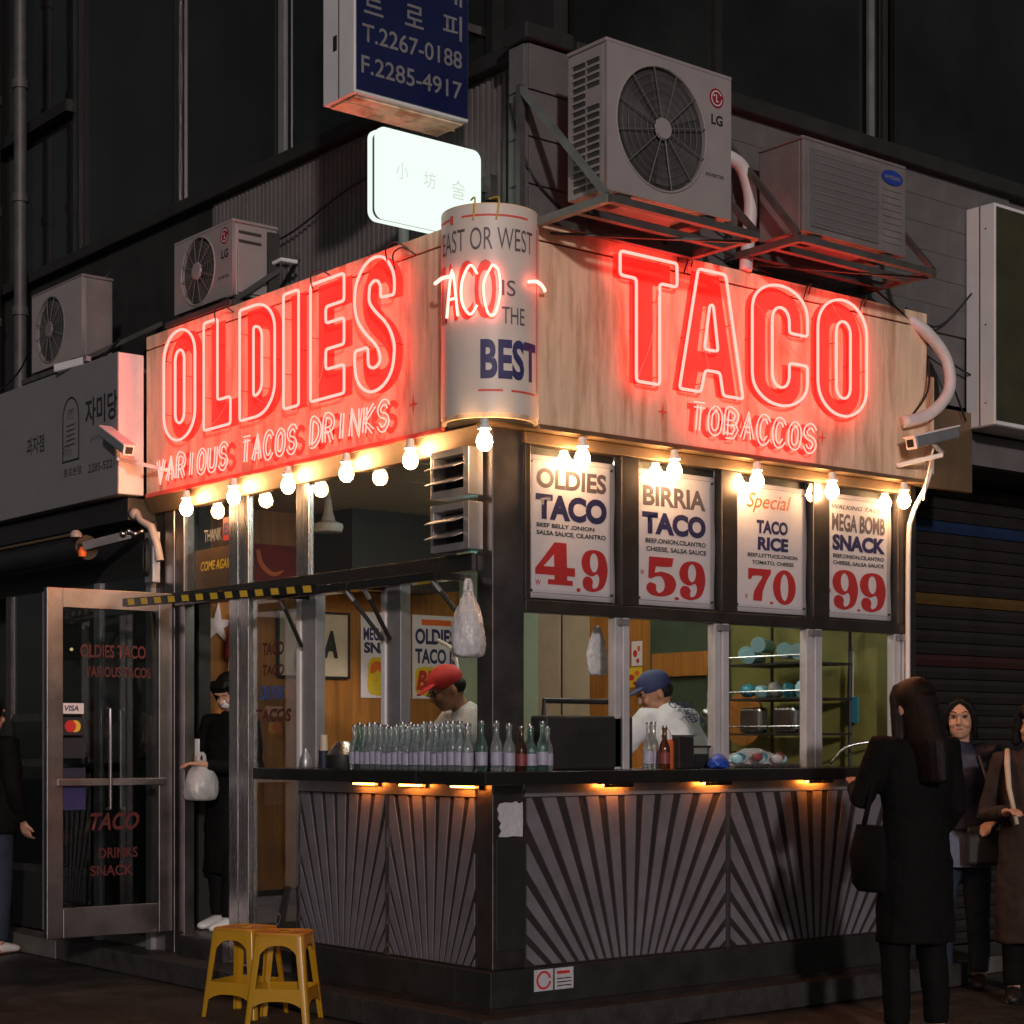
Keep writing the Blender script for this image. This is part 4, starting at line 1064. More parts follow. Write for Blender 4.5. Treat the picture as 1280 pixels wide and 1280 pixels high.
def hose(label, pts, r, m, cat='pipe', name='drain_hose'):
    H_ = MB().tube(catmull(pts, 6), r, 10).build(name, M[m], smooth='full'); H_['label'] = label; H_['category'] = cat; return H_
hose('white insulated pipe curving down behind the large air conditioner to the TACO sign', [(1.50, -0.02, 4.30), (1.60, -0.03, 4.26), (1.66, -0.03, 4.12), (1.66, -0.02, 3.95), (1.645, -0.01, 3.752)], 0.035, 'pvc')
hose('thick white hose looping out at the right end of the TACO sign', [(2.96, 0.05, 3.72), (3.06, -0.03, 3.64), (3.20, -0.06, 3.50), (3.20, -0.08, 3.32), (3.06, -0.06, 3.18), (2.87, -0.03, 3.115)], 0.034, 'pvc')
hose('white cable running down the right end post of the stand', [(3.11, -0.03, 2.88), (3.06, -0.02, 2.76), (3.02, 0.03, 2.62), (3.01, 0.05, 2.40), (3.005, 0.05, 1.3), (3.0, 0.05, 0.4)], 0.014, 'pvc', 'cable', 'cable')
for i, pts in enumerate([[(1.3, 0.06, 3.90), (1.62, 0.03, 3.82), (2.2, 0.03, 3.74), (2.7, 0.06, 3.86)], [(2.6, 0.0, 3.84), (2.9, 0.0, 3.72), (3.3, 0.05, 3.55), (3.9, 0.08, 3.42)],
                         [(3.0, 0.06, 3.78), (3.3, 0.06, 3.72), (3.7, 0.06, 4.05)], [(3.1, -0.02, 3.62), (3.25, 0.0, 3.52), (3.5, 0.03, 3.2)], [(2.9, -.03, 3.12), (3.05, -.05, 3.3), (3.1, -.02, 3.5)]]):
    lab = ['thin black cable sagging under the two right air conditioners', 'thin black cable from the small air conditioner to the right', 'thin black cable rising to the right of the TACO sign',
           'thin black cable beside the white hose loop', 'thin black cable on the right end of the TACO sign'][i]
    hose(lab, pts, 0.006, 'black', 'cable', 'cable')
for lab, pts in [('thin black cable sagging below the upper windows at the far left', [(0.1, 5.9, 3.75), (0.05, 5.2, 3.85), (0.0, 4.7, 4.05), (0.3, 4.3, 4.4)]),
                 ('thin black cable hanging along the ribbed wall behind the OLDIES sign', [(0.42, 3.0, 4.3), (0.40, 2.4, 4.22), (0.41, 1.6, 4.36), (0.40, 0.7, 4.30)]),
                 ('thin black cable clipped to the wall right of the large air conditioner', [(1.25, 0.08, 4.5), (1.35, 0.07, 4.25), (1.45, 0.07, 4.0), (1.9, 0.06, 3.86)]),
                 ('thin black cable looping under the corner pier', [(0.28, 0.20, 4.35), (0.27, 0.12, 4.15), (0.33, 0.08, 3.98), (0.50, 0.07, 3.86)])]:
    hose(lab, pts, 0.006, 'black', 'cable', 'cable')
hose('pale downpipe stub standing on the wall behind the OLDIES sign', [(0.42, 1.25, 3.72), (0.42, 1.25, 4.15)], 0.03, 'pvc')

# ------------------------------------------------------------------ projecting signs
PB = thing('projecting_sign', 'tall blue projecting sign with white Korean letters and phone numbers', 'sign', (0.0, 0.75, 4.38))
MB().box(-0.327, 0.345, 0.604, 0.865, 4.385, 5.6).build('box', M['white'], PB, bevel=0.004)
MB().box(-0.315, 0.338, 0.598, 0.6035, 4.40, 5.6).build('face', M['bluesign'], PB)
MB().box(-0.3295, -0.3275, 0.725, 0.731, 4.385, 5.6).build('seam', M['dark'], PB)
MB().box(-0.3305, -0.3275, 0.745, 0.775, 4.62, 4.69).build('catch', M['dark'], PB)
MB().box(-0.30, 0.33, 0.63, 0.84, 4.372, 4.3845).build('bottom_tray', M['fascia'], PB, bevel=0.003)
MB().box(-0.31, 0.335, 0.70, 0.712, 4.366, 4.3715).build('tray_rib', M['fascia'], PB)
bl_ = lambda s, x, z, w, h, **k: text(s, (x, 0.5965, z), XR, ZU, w, h, M['letgrey'], PB, **k)
bl_('T.2267-0188', -0.285, 4.63, 0.585, 0.085, weight=0.01); bl_('F.2285-4917', -0.29, 4.48, 0.59, 0.085, weight=0.01)
bl_('트', -0.275, 4.765, 0.11, 0.105, weight=0.01); bl_('로', -0.04, 4.765, 0.11, 0.105, weight=0.01); bl_('피', 0.185, 4.765, 0.115, 0.12, weight=0.01)
bl_('패', 0.18, 4.93, 0.12, 0.12, weight=0.01)
MB().bar((0.345, 0.72, 4.9), (0.55, 0.72, 4.9), 0.04).build('arm', M['iron'], PB)
PW = thing('projecting_sign', 'glowing white rounded lightbox sign under the blue sign', 'sign', (0.0, 0.55, 3.8))
def rrect(x0, x1, z0, z1, r, n=6):
    return arc(x1 - r, z1 - r, r, r, 0, 90, n) + arc(x0 + r, z1 - r, r, r, 90, 180, n) + arc(x0 + r, z0 + r, r, r, 180, 270, n) + arc(x1 - r, z0 + r, r, r, 270, 360, n)
rr = rrect(-0.268, 0.343, 3.79, 4.215, 0.045)
for nm, yc, ex, m_ in [('front_face', 0.512, 0.010, 'lightbox'), ('back_face', 0.568, 0.010, 'lightbox')]:
    fill2d([rr], nm, M[m_], (0, yc, 0), XR, ZU, PW, extrude=ex)
fill2d([rrect(-0.255, 0.33, 3.80, 4.203, 0.04)], 'core', M['dark'], (0, 0.540, 0), XR, ZU, PW, extrude=0.0175)
M['faint'] = mat('faint_sign_print', (0.55, 0.60, 0.55), 0.5, var=0, emit=(0.86, 1.0, 0.90), estr=0.42)
for s_, x, z, w_, h_ in [('小', -0.16, 3.99, 0.07, 0.08), ('坊', 0.00, 3.98, 0.07, 0.08), ('술', 0.165, 3.96, 0.08, 0.09)]:
    text(s_, (x, 0.5005, z), XR, ZU, w_, h_, M['faint'], PW)
MB().bar((0.343, 0.54, 4.05), (0.449, 0.54, 4.05), 0.03).build('arm', M['iron'], PW)
MB().box(0.40, 0.448, 0.50, 0.58, 4.00, 4.12).build('wall_plate', M['iron'], PW)
MB().box(0.35, 0.38, 0.52, 0.56, 3.80, 4.02).build('bracket', M['black'], PW)
PR = thing('shop_sign', 'tall dark green sign box with white metal end at the right edge', 'sign', (3.9, 0.0, 3.17))
MB().box(3.59, 5.4, -0.10, 0.095, 3.176, 4.441).build('box', M['white'], PR, bevel=0.003)
MB().box(3.605, 5.39, -0.106, -0.1005, 3.20, 4.42).build('face', M['greensign'], PR)
MB().box(3.5865, 3.5895, -0.004, 0.0, 3.18, 4.438).build('seam', M['dark'], PR)
for z in (3.3, 3.75, 4.3): MB().box(3.5855, 3.5895, -0.045, -0.038, z, z + 0.007).build('rivet', M['dark'], PR)
MB().box(3.58, 5.4, -0.11, 0.096, 3.166, 3.1755).build('bottom_trim', M['alu'], PR)

# ------------------------------------------------------------------ shutter at the right
SH = thing('roller_shutter', 'dark closed roller shutter with blue, yellow and red stripes at the right', 'shutter', (5.0, 0.62, 0.1))
nsl = 38; zz = 0.11; hsl = (2.95 - 0.11) / nsl
sl0 = None
for k in range(nsl):
    z = zz + k * hsl
    m_ = 'sh_blue' if 2.58 < z < 2.66 else 'sh_yel' if 2.15 < z < 2.22 else 'sh_red' if 1.78 < z < 1.86 else 'shutter'
    vs = [(3.16, .602, 0), (8.0, .602, 0), (8.0, .590, hsl * .5), (3.16, .590, hsl * .5), (3.16, .602, hsl * .92), (8.0, .602, hsl * .92), (3.16, .62, hsl * .92), (8.0, .62, hsl * .92), (3.16, .62, 0), (8.0, .62, 0)]
    o = MB().add(vs, [(0, 1, 2, 3), (3, 2, 5, 4), (4, 5, 7, 6), (6, 7, 9, 8), (8, 9, 1, 0), (0, 3, 4, 6, 8), (1, 9, 7, 5, 2)]).build('shutter_slat', M[m_], SH)
    o.location = (0, 0, z)
MB().box(3.13, 3.158, 0.56, 0.64, 0.10, 2.97).build('guide', M['steel_dark'], SH)
MB().box(3.13, 8.0, 0.50, 0.70, 2.976, 3.16).build('hood', M['dark'], SH)
MB().box(5.86, 5.9, 0.55, 0.589, 0.10, 2.97).build('guide', M['steel_dark'], SH)
RB = thing('shop_building', 'dark shop front with closed shutter right of the taco stand', 'building', (6.0, 3.0, 0))
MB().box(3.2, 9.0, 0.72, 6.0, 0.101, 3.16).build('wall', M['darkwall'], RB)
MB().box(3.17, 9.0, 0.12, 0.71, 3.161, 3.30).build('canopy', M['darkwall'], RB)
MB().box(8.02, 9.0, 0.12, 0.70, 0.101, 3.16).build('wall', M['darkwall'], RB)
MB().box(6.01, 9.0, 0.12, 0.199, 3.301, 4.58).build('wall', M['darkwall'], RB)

# ------------------------------------------------------------------ neighbour shop at the left
NS = thing('shop_sign', 'pale grey neighbour shop sign with Korean lettering and an arched emblem', 'sign', (-0.1, 4.8, 2.8))
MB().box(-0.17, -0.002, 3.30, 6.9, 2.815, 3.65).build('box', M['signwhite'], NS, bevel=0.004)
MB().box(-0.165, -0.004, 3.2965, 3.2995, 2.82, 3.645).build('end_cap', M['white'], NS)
sg = lambda s, y, z, w, h, m='ink_black', **k: text(s, (-0.1722, y, z), XL, ZU, w, h, M[m], NS, **k)
sg('자미당', 3.72, 3.26, 0.42, 0.17, weight=0.02)
sg('JAMIDANG', 3.66, 3.16, 0.33, 0.035, 'signgrey'); sg('2285-5221', 3.68, 2.98, 0.34, 0.05, weight=0.0)
sg('과자점', 4.56, 3.19, 0.26, 0.11, weight=0.01); sg('종로본점', 4.02, 2.99, 0.24, 0.05, weight=0.0)
fill2d([stroke_outline([(-4.03, 3.09), (-4.03, 3.34)] + arc(-3.92, 3.34, .11, .13, 180, 0, 12) + [(-3.81, 3.09)], 0.012)], 'emblem', M['ink_black'], (-0.1722, 0, 0), XL, ZU, NS)
fill2d([stroke_outline([(-4.04, 3.085), (-3.80, 3.085)], 0.012)], 'emblem_base', M['ink_black'], (-0.1724, 0, 0), XL, ZU, NS)
for r_ in (0.03, 0.05, 0.07):
    fill2d([stroke_outline(arc(-3.98, 3.10, r_, r_ * 1.2, 10, 150, 10), 0.004)], 'emblem_line', M['ink_black'], (-0.1726, 0, 0), XL, ZU, NS)
for k in range(3):
    fill2d([stroke_outline(arc(-3.95 + .03 * k, 3.37, .014, .03, 0, 300, 10), 0.004)], 'emblem_line', M['ink_black'], (-0.1728, 0, 0), XL, ZU, NS)
for k in range(5):
    z = 3.30 - k * .03
    fill2d([stroke_outline([(-3.98, z), (-3.86, z + .004)], 0.006)], 'emblem_line', M['coat_brown'], (-0.1728, 0, 0), XL, ZU, NS)
NB = thing('neighbour_shop', 'dark neighbour shop front with steel framed glass left of the open door', 'shop front', (0.3, 5.0, 0.1))
MB().box(-0.10, 0.36, 3.31, 6.95, 2.67, 2.80).build('canopy', M['dark'], NB)
MB().box(0.36, 0.44, 3.285, 6.9, 0.12, 3.65).build('inner_wall', M['darkwall'], NB)
MB().box(0.06, 0.44, 3.29, 6.9, 2.35, 2.669).build('lintel', M['dark'], NB)
MB().box(0.45, 0.549, 3.285, 6.9, 3.0, 4.62).build('wall', M['darkwall'], NB)
for y0, y1, m_ in [(3.97, 4.05, 'alu'), (3.30, 3.36, 'alu'), (4.75, 4.80, 'alu'), (5.30, 5.38, 'steel_dull')]:
    MB().box(0.045, 0.09, y0, y1, 0.13, 2.35).build('frame_post', M[m_], NB)
for z in (0.50, 1.50, 1.20): MB().box(0.05, 0.085, 4.051, 5.299, z, z + 0.05).build('frame_rail', M['steel_dull'], NB)
MB().box(0.06, 0.065, 3.361, 3.969, 0.2, 2.349).build('pane', M['glass_dim'], NB)
MB().box(0.06, 0.065, 4.051, 5.299, 0.56, 2.349).build('pane', M['glass_dim'], NB)
MB().box(0.05, 0.20, 4.06, 5.29, 0.13, 0.499).build('low_wall', M['dark'], NB)
for k in range(9):
    MB().ball((0.26, 4.2 + k * 0.12, 0.72 + 0.06 * (k % 3)), 0.05, 0.05, 0.05, 8, 6).build('jar', M['coat_brown'] if k % 2 else M['wood'], NB, smooth=True)
AW = thing('awning_roll', 'rolled up dark awning with a pale front rod above the neighbour shop', 'awning', (-0.2, 4.8, 2.55))
MB().tube([(-0.19, 3.66, 2.53), (-0.19, 6.9, 2.53)], 0.075, 16).build('roll', M['black'], AW, smooth=True)
MB().tube([(-0.285, 3.63, 2.60), (-0.285, 6.9, 2.60)], 0.010, 8).build('rod', M['brass'], AW, smooth=True)
MB().lathe([(0.034, -0.02), (0.036, 0.0), (0.02, 0.02)], 14, (-0.285, 3.61, 2.60)).build('rod_cap', M['ac'], AW, smooth=True)
MB().lathe([(0.022, -0.03), (0.026, 0.0), (0.012, 0.03)], 12, (-0.23, 3.64, 2.50)).build('end_cap', M['ink_orange'], AW, smooth=True)
MB().bar((-0.23, 3.62, 2.53), (-0.02, 3.42, 2.60), 0.03, 0.05).build('arm', M['steel_dull'], AW)
for k in range(4): MB().ball((-0.07 + .03 * k, 3.43 - .02 * k, 2.60 + .015 * (k % 2)), 0.022, n=10, m=6).build('joint', M['steel'], AW, smooth=True)
UB = thing('umbrella_crank', 'small metal awning crank bracket at the top of the door frame', 'bracket', (-0.05, 3.2, 2.5))
MB().tube([(-0.06, 3.27, 2.70), (-0.05, 3.24, 2.66), (-0.02, 3.17, 2.62), (0.0, 3.14, 2.52), (0.01, 3.12, 2.42)], [0.022, 0.020, 0.026, 0.024, 0.026], 10).build('arm', M['ac'], UB, smooth=True)
MB().ball((-0.065, 3.29, 2.705), 0.034, n=12, m=8).build('knob', M['ac'], UB, smooth=True)
CBX = thing('meter_box', 'small dark box with a coiled cable beside the top of the open door', 'box', (0.02, 3.3, 2.3))
MB().box(0.0, 0.05, 3.19, 3.29, 2.30, 2.60).build('box', M['alu'], CBX, bevel=0.004)
for k in range(3):
    MB().tube([(-0.012 - .006 * k, 3.24 + (.035 - .006 * k) * math.cos(t * PI / 8), 2.45 + (.11 - .01 * k) * math.sin(t * PI / 8)) for t in range(16)], 0.006, 6, closed=True).build('cable_loop', M['black'], CBX, smooth='full')

# ------------------------------------------------------------------ security cameras
def cctv(label, base, arm_to, body_from, body_to, r, m_top):
    C_ = thing('security_camera', label, 'camera', base, 'security cameras on the sign band')
    MB().bar(base, arm_to, 0.030, 0.022).build('arm', M['white'], C_, bevel=0.003)
    a, b_ = Vector(body_from), Vector(body_to); d = (b_ - a).normalized()
    MB().bar(a, b_, r * 1.9, r * 1.6).build('body', M['alu'], C_, bevel=0.008)
    MB().bar(a + Vector((0, 0, r * .95)) - d * .03, b_ + Vector((0, 0, r * .95)), r * 2.3, 0.010).build('sun_shield', M['white'], C_, bevel=0.003)
    MB().bar(a - d * 0.012, a - d * 0.0005, r * 1.95, r * 1.75).build('front_ring', M['white'], C_, bevel=0.004)
    MB().bar(a - d * 0.016, a - d * 0.0125, r * 1.2, r * 1.1).build('lens_window', M['gloss_black'], C_)
    MB().tube([Vector(arm_to) + Vector((0, 0, .005)), (a + b_) / 2 - Vector((0, 0, r * .8))], 0.014, 8).build('swivel', M['alu'], C_, smooth=True)
    return C_
cctv('security camera with red-lit shield at the left end of the OLDIES sign', (-0.002, 2.98, 2.93), (-0.20, 3.24, 3.01), (-0.245, 3.02, 3.03), (-0.22, 3.36, 3.18), 0.035, 'white')
cctv('white security camera at the right end of the TACO sign', (2.84, -0.002, 2.875), (3.03, -0.17, 2.935), (2.83, -0.12, 2.985), (3.16, -0.15, 3.07), 0.038, 'white')
hose('thin white cable dropping from the right security camera', [(3.0, -0.13, 2.97), (3.02, -0.08, 2.85), (3.04, -0.03, 2.70)], 0.006, 'pvc', 'cable', 'cable')
FL = thing('floodlight', 'small pink-lit floodlight on top edge of the neighbour shop sign', 'lamp', (-0.15, 3.82, 3.66))
MB().bar((-0.13, 3.80, 3.68), (-0.20, 4.06, 3.665), 0.05, 0.05).build('housing', M['white'], FL, bevel=0.008)
MB().bar((-0.15, 3.72, 3.68), (-0.14, 3.79, 3.68), 0.03, 0.03).build('stub', M['alu'], FL)
MB().tube(catmull([(-0.10, 3.70, 3.64), (-0.1, 3.62, 3.68), (-0.1, 3.5, 3.72), (-0.1, 3.42, 3.75)], 5), 0.009, 6).build('cable', M['black'], FL, smooth=True)
# louvre boxes in the top of the side window
LV = thing('louvre_vent', 'grey steel louvre vent box with tilted slats in the side window by the corner', 'vent', (0.05, 0.2, 2.2))
for z0 in (2.24, 2.49):
    MB().box(-0.02, 0.065, 0.13, 0.17, z0, z0 + 0.22).build('frame_side', M['alu'], LV, bevel=0.003)
    MB().box(-0.02, 0.065, 0.40, 0.42, z0, z0 + 0.22).build('frame_side', M['alu'], LV, bevel=0.003)
    MB().box(-0.02, 0.065, 0.171, 0.399, z0, z0 + 0.035).build('frame_rail', M['alu'], LV)
    MB().box(-0.02, 0.065, 0.171, 0.399, z0 + 0.19, z0 + 0.22).build('frame_rail', M['alu'], LV)
    for k in range(2):
        z = z0 + 0.075 + 0.07 * k
        MB().hexa([(-0.075, .172, z - .02), (0.05, .172, z + .028), (0.05, .398, z + .028), (-0.075, .398, z - .02)],
                  [(-0.075, .172, z - .015), (0.05, .172, z + .033), (0.05, .398, z + .033), (-0.075, .398, z - .015)]).build('slat', M['alu'], LV)
    MB().box(0.055, 0.064, 0.171, 0.399, z0 + .036, z0 + .189).build('back_plate', M['dark'], LV)

# ------------------------------------------------------------------ inside the stand
def flat_sheet(name, label, cat, O, xd, w, h, m, group=None):
    P = thing(name, label, cat, O, group)
    O = Vector(O); xd = Vector(xd); nd = xd.cross(Vector(ZU))
    a = [O, O + xd * w, O + xd * w + Vector((0, 0, h)), O + Vector((0, 0, h))]
    MB().add([p for p in a] + [p - nd * 0.002 for p in a], [(0, 1, 2, 3), (7, 6, 5, 4), (0, 4, 5, 1), (1, 5, 6, 2), (2, 6, 7, 3), (3, 7, 4, 0)]).build('sheet', M[m], P)
    def T(s, u0, u1, v0, v1, mm, lift=1, **k):
        return text(s, O + xd * (u0 * w) + Vector((0, 0, v0 * h)) + nd * 0.0015 * lift, tuple(xd), ZU, (u1 - u0) * w, (v1 - v0) * h, M[mm], P, **k)
    def F(cs, mm, lift=1, nm='print'):
        return fill2d([[(p[0] * w, p[1] * h) for p in c] for c in cs], nm, M[mm], O + nd * 0.0015 * lift, tuple(xd), ZU, P)
    return P, T, F
P, T, F = flat_sheet('wall_poster', 'inside wall poster reading MEGA BOMB SNACK behind the window post', 'poster', (2.153, 4.19, 1.677), XR, 0.43, 0.605, 'paper', 'posters on the inside wall')
T('MEGA BOMB', .05, .95, .67, .82, 'ink_navy', weight=.03); T('SNACK', .06, .94, .52, .65, 'ink_navy', weight=.05)
F([catmull([(.14, .30), (.20, .46), (.5, .47), (.9, .45), (.88, .10), (.5, .03), (.16, .06)], 4, True)], 'ink_yellow'); T('9.9', .18, .82, .08, .43, 'ink_orange', 2, weight=.08)
T('OLDIES TACO', .35, .80, .88, .93, 'ink_orange', weight=.02)
P, T, F = flat_sheet('wall_poster', 'inside wall poster reading OLDIES TACO IS BEST beside the cook in the red cap', 'poster', (2.60, 4.19, 1.677), XR, 0.41, 0.605, 'paper', 'posters on the inside wall')
T('OLDIES', .06, .94, .65, .84, 'ink_navy', weight=.04); T('TACO IS', .06, .98, .42, .60, 'ink_navy', weight=.04)
F([catmull([(.06, .20), (.10, .36), (.5, .38), (.95, .35), (.96, .10), (.5, .02), (.10, .07)], 4, True)], 'ink_yellow'); T('BEST', .08, .92, .10, .34, 'ink_red', 2, weight=.05, shear=.25)
F([[(.2, .88), (.85, .88), (.85, .95), (.2, .95)]], 'ink_orange')
PF = thing('picture_frame', 'framed cream print with a black letter A on the wooden wall', 'picture', (1.75, 4.18, 1.80))
MB().box(1.47, 2.03, 4.172, 4.185, 1.82, 2.25).build('print', M['beige'], PF)
for a in [(1.455, 1.47, 1.805, 2.265), (2.03, 2.045, 1.805, 2.265)]: MB().box(a[0], a[1], 4.160, 4.19, a[2], a[3]).build('frame', M['black'], PF)
for a in [(1.471, 2.029, 1.805, 1.819), (1.471, 2.029, 2.251, 2.265)]: MB().box(a[0], a[1], 4.160, 4.19, a[2], a[3]).build('frame', M['black'], PF)
text('A', (1.82, 4.1705, 1.945), XR, ZU, 0.13, 0.19, M['ink_black'], PF, weight=.06, shear=.1)
fill2d([[(1.0 + (0.16 if k % 2 == 0 else 0.05) * math.cos(PI / 5 * k + .25), 2.14 + (0.16 if k % 2 == 0 else 0.05) * math.sin(PI / 5 * k + .25)) for k in range(10)]], 'star_cutout', M['paper'], (0, 4.185, 0), XR, ZU, extrude=0.004)
o = bpy.data.objects['star_cutout']; o['label'] = 'white starburst cutout on the wooden wall inside the door'; o['category'] = 'wall decoration'
RT = thing('hanging_cloth', 'red cloth with a white towel hanging on the wall above the person in the doorway', 'cloth', (1.10, 4.15, 1.7))
MB().loft([((1.12, 4.15, 1.92), .085, .03), ((1.12, 4.15, 2.02), .08, .04), ((1.13, 4.15, 2.16), .06, .04), ((1.14, 4.15, 2.24), .03, .03)], 12).build('red_cloth', M['redcloth'], RT, smooth=True)
MB().loft([((1.13, 4.15, 1.58), .075, .02), ((1.13, 4.15, 1.75), .07, .03), ((1.13, 4.15, 1.919), .065, .03)], 12).build('towel', M['bagwhite'], RT, smooth=True)
TB = thing('transom_board', 'dark board reading COME AGAIN in yellow above the doorway', 'sign', (Q + .06, 2.7, 2.24))
MB().box(Q + .055, Q + .065, 2.455, 2.93, 2.24, 2.47).build('board', mat('brown_board', (0.13, 0.065, 0.02), 0.5), TB)
text('COME AGAIN', (Q + .053, 2.86, 2.345), XL, ZU, 0.36, 0.055, M['ink_yellow'], TB, weight=.02, shear=.2)
text('THANK', (Q + .053, 2.82, 2.51), XL, ZU, 0.20, 0.07, M['letgrey'], TB, weight=.02)
MB().box(Q + .050, Q + .054, 2.47, 2.60, 2.50, 2.63).build('red_card', M['ink_red'], TB)
text('EX', (Q + .0485, 2.59, 2.53), XL, ZU, 0.10, 0.07, M['ink_navy'], TB, weight=.05)
PN = thing('pennant', 'red felt pennant on the back wall seen through the top window', 'pennant', (1.3, 4.17, 2.5))
MB().box(1.20, 1.62, 4.165, 4.175, 2.45, 2.70).build('felt', M['redcloth'], PN)
fill2d([stroke_outline(catmull([(1.30, 2.66), (1.33, 2.56), (1.42, 2.50), (1.50, 2.53)], 4), [.03, .032, .035, .035, .035, .035, .034, .03, .028, .025, .02, .015, .008])], 'print', M['ink_orange'], (0, 4.1635, 0), XR, ZU, PN)
PN = thing('pennant', 'black triangular pennant with small white lettering on the back wall', 'pennant', (1.9, 4.17, 2.45))
fill2d([[(1.75, 2.62), (1.75, 2.42), (2.35, 2.50)]], 'felt', M['black'], (0, 4.172, 0), XR, ZU, PN, extrude=.003)
text('TACO', (1.79, 4.1675, 2.48), XR, ZU, 0.22, 0.055, M['letgrey'], PN)
PD = thing('wall_fan', 'white pendant fan lamp hanging inside the top side window', 'lamp', (1.14, 3.06, 2.665), world_parts=False)
MB().lathe([(0.085, 0), (0.095, 0.03), (0.09, 0.05), (0.045, 0.07), (0.03, 0.12), (0.02, 0.20), (0.012, 0.262)], 18).build('shade', M['bagwhite'], PD, smooth=True)
CL = thing('insect_lamp', 'glowing cyan lamp on the dark wall behind the louvre vent', 'lamp', (0.28, 0.35, 2.28))
MB().ball((0.30, 0.52, 2.31), 0.018, n=12, m=8).build('bulb', M['cyanlamp'], CL, smooth=True)
MB().box(0.315, 0.33, 0.42, 0.66, 2.24, 2.40).build('backing', M['iron_greenlit'], CL)
SPT = thing('small_lamp', 'tiny warm spot lamp by the white bag at the corner', 'lamp', (0.4, 0.5, 2.0))
MB().ball((0.40, 0.545, 2.02), 0.012, n=10, m=6).build('bulb', M['spot'], SPT, smooth=True)
MB().tube([(0.40, 0.545, 2.034), (0.40, 0.545, 2.15)], 0.005, 6).build('stem', M['black'], SPT)

def bag(label, c, w, d, h, m='bagwhite', seed=0, handles=True, name='plastic_bag', group=None):
    G_ = thing(name, label, 'bag', c, group)
    rnd = random.Random(seed); n = 22; rings = []
    prof = [(0.0, .70), (.06, .92), (.25, 1.0), (.5, .93), (.72, .72), (.88, .42), (.96, .30), (1.0, .24)]
    mb = MB(); o_ = 0
    for t, s_ in prof:
        for k in range(n):
            a = 2 * PI * k / n; q = 1 + 0.10 * math.sin(a * 5 + t * 9 + seed) + rnd.uniform(-.05, .05)
            mb.v.append((c[0] + w / 2 * s_ * q * math.cos(a), c[1] + d / 2 * s_ * q * math.sin(a), c[2] + h * t + rnd.uniform(-.004, .004)))
    for i in range(len(prof) - 1):
        for k in range(n):
            mb.f.append((i * n + k, i * n + (k + 1) % n, (i + 1) * n + (k + 1) % n, (i + 1) * n + k))
    mb.f.append(tuple(reversed(range(n)))); mb.f.append(tuple((len(prof) - 1) * n + k for k in range(n)))
    o = mb.build('bag_body', M[m], G_, smooth='full')
    sb = o.modifiers.new('sub', 'SUBSURF'); sb.levels = 2; sb.render_levels = 2
    tx = bpy.data.textures.new('bag_folds', 'CLOUDS'); tx.noise_scale = 0.035; tx.noise_type = 'HARD_NOISE'
    dm = o.modifiers.new('folds', 'DISPLACE'); dm.texture = tx; dm.strength = -0.013; dm.mid_level = 0.2
    if handles:
        for s_ in (-1, 1):
            MB().tube(catmull([(c[0] + s_ * w * .10, c[1], c[2] + h * .97), (c[0] + s_ * w * .07, c[1], c[2] + h * 1.10), (c[0], c[1], c[2] + h * 1.16)], 4), [.012] * 8 + [.007], 8).build('bag_handle', M[m], G_, smooth='full')
    return G_
bag('white bag hanging by the steel column over the bottles', (-0.03, 0.12, 1.74), 0.17, 0.15, 0.31, seed=3)
bag('white bag hanging inside the side window left of the framed A', (0.20, 1.84, 1.72), 0.14, 0.12, 0.24, seed=5)
bag('small white paper bag hanging below the other in the side window', (0.22, 1.78, 1.55), 0.09, 0.08, 0.14, seed=6, handles=False)
bag('folded white cloth bag hanging in the first counter window', (0.95, 0.34, 1.69), 0.14, 0.05, 0.25, seed=8, handles=False)

# bottles and things on the counter
def bottle(label, m, ml, loc, h=0.225, cap='steel'):
    b_ = thing('glass_bottle', label, 'bottle', loc, None, world_parts=False); k = h / 0.225
    MB().lathe([(0.024 , 0.001), (0.0275, 0.006), (0.0275, 0.105 * k), (0.024, 0.128 * k), (0.0125, 0.155 * k), (0.0115, 0.205 * k), (0.0145, 0.208 * k), (0.0145, 0.218 * k)], 14).build('glass', M[m], b_, smooth=True)
    MB().lathe([(0.0281, 0.028), (0.0281, 0.088 * k)], 14).build('label', M[ml], b_, smooth=True)
    MB().lathe([(0.0135, 0.2185 * k), (0.0135, 0.228 * k)], 12).build('cap', M[cap], b_, smooth=True)
    return b_
CT = 1.2265
row = [('green drink bottle with a pale label in the row on the left counter', 'bottle_green', 'label'), ('clear drink bottle with a pale label in the row on the left counter', 'bottle_clear', 'label'),
       ('brown drink bottle with a red label in the row on the left counter', 'bottle_brown', 'label_red')]
protos = [bottle(l, m, ml, (-0.012, 1.02, CT)) for l, m, ml in row]
used = [False] * 3
def put_bottle(kind, x, y, label=None, group='drink bottles lined up on the counter'):
    if not used[kind]:
        o = protos[kind]; o.location = (x, y, CT); used[kind] = True
        if label: o['label'] = label
    else: o = copy_thing(protos[kind], (x, y, CT), random.uniform(0, 6), label or row[kind][0]); o.scale = (1, 1, random.choice([0.90, 0.95, 0.95, 1.0]))
    o['group'] = '%s %s' % (['green', 'clear', 'brown'][kind], group)
for r in range(3):
    n = [20, 17, 14][r]
    for i in range(n):
        y = 0.12 + 0.0448 * i * (1.09 if r else 1) + r * 0.02 + random.uniform(-.005, .005); x = -0.078 + 0.062 * r + random.uniform(-.004, .004)
        if r == 2 and (y < 0.21 or y > 0.78): continue
        k = random.choices([0, 1, 2], [1, 12, 0.4])[0]
        put_bottle(k, x, y)
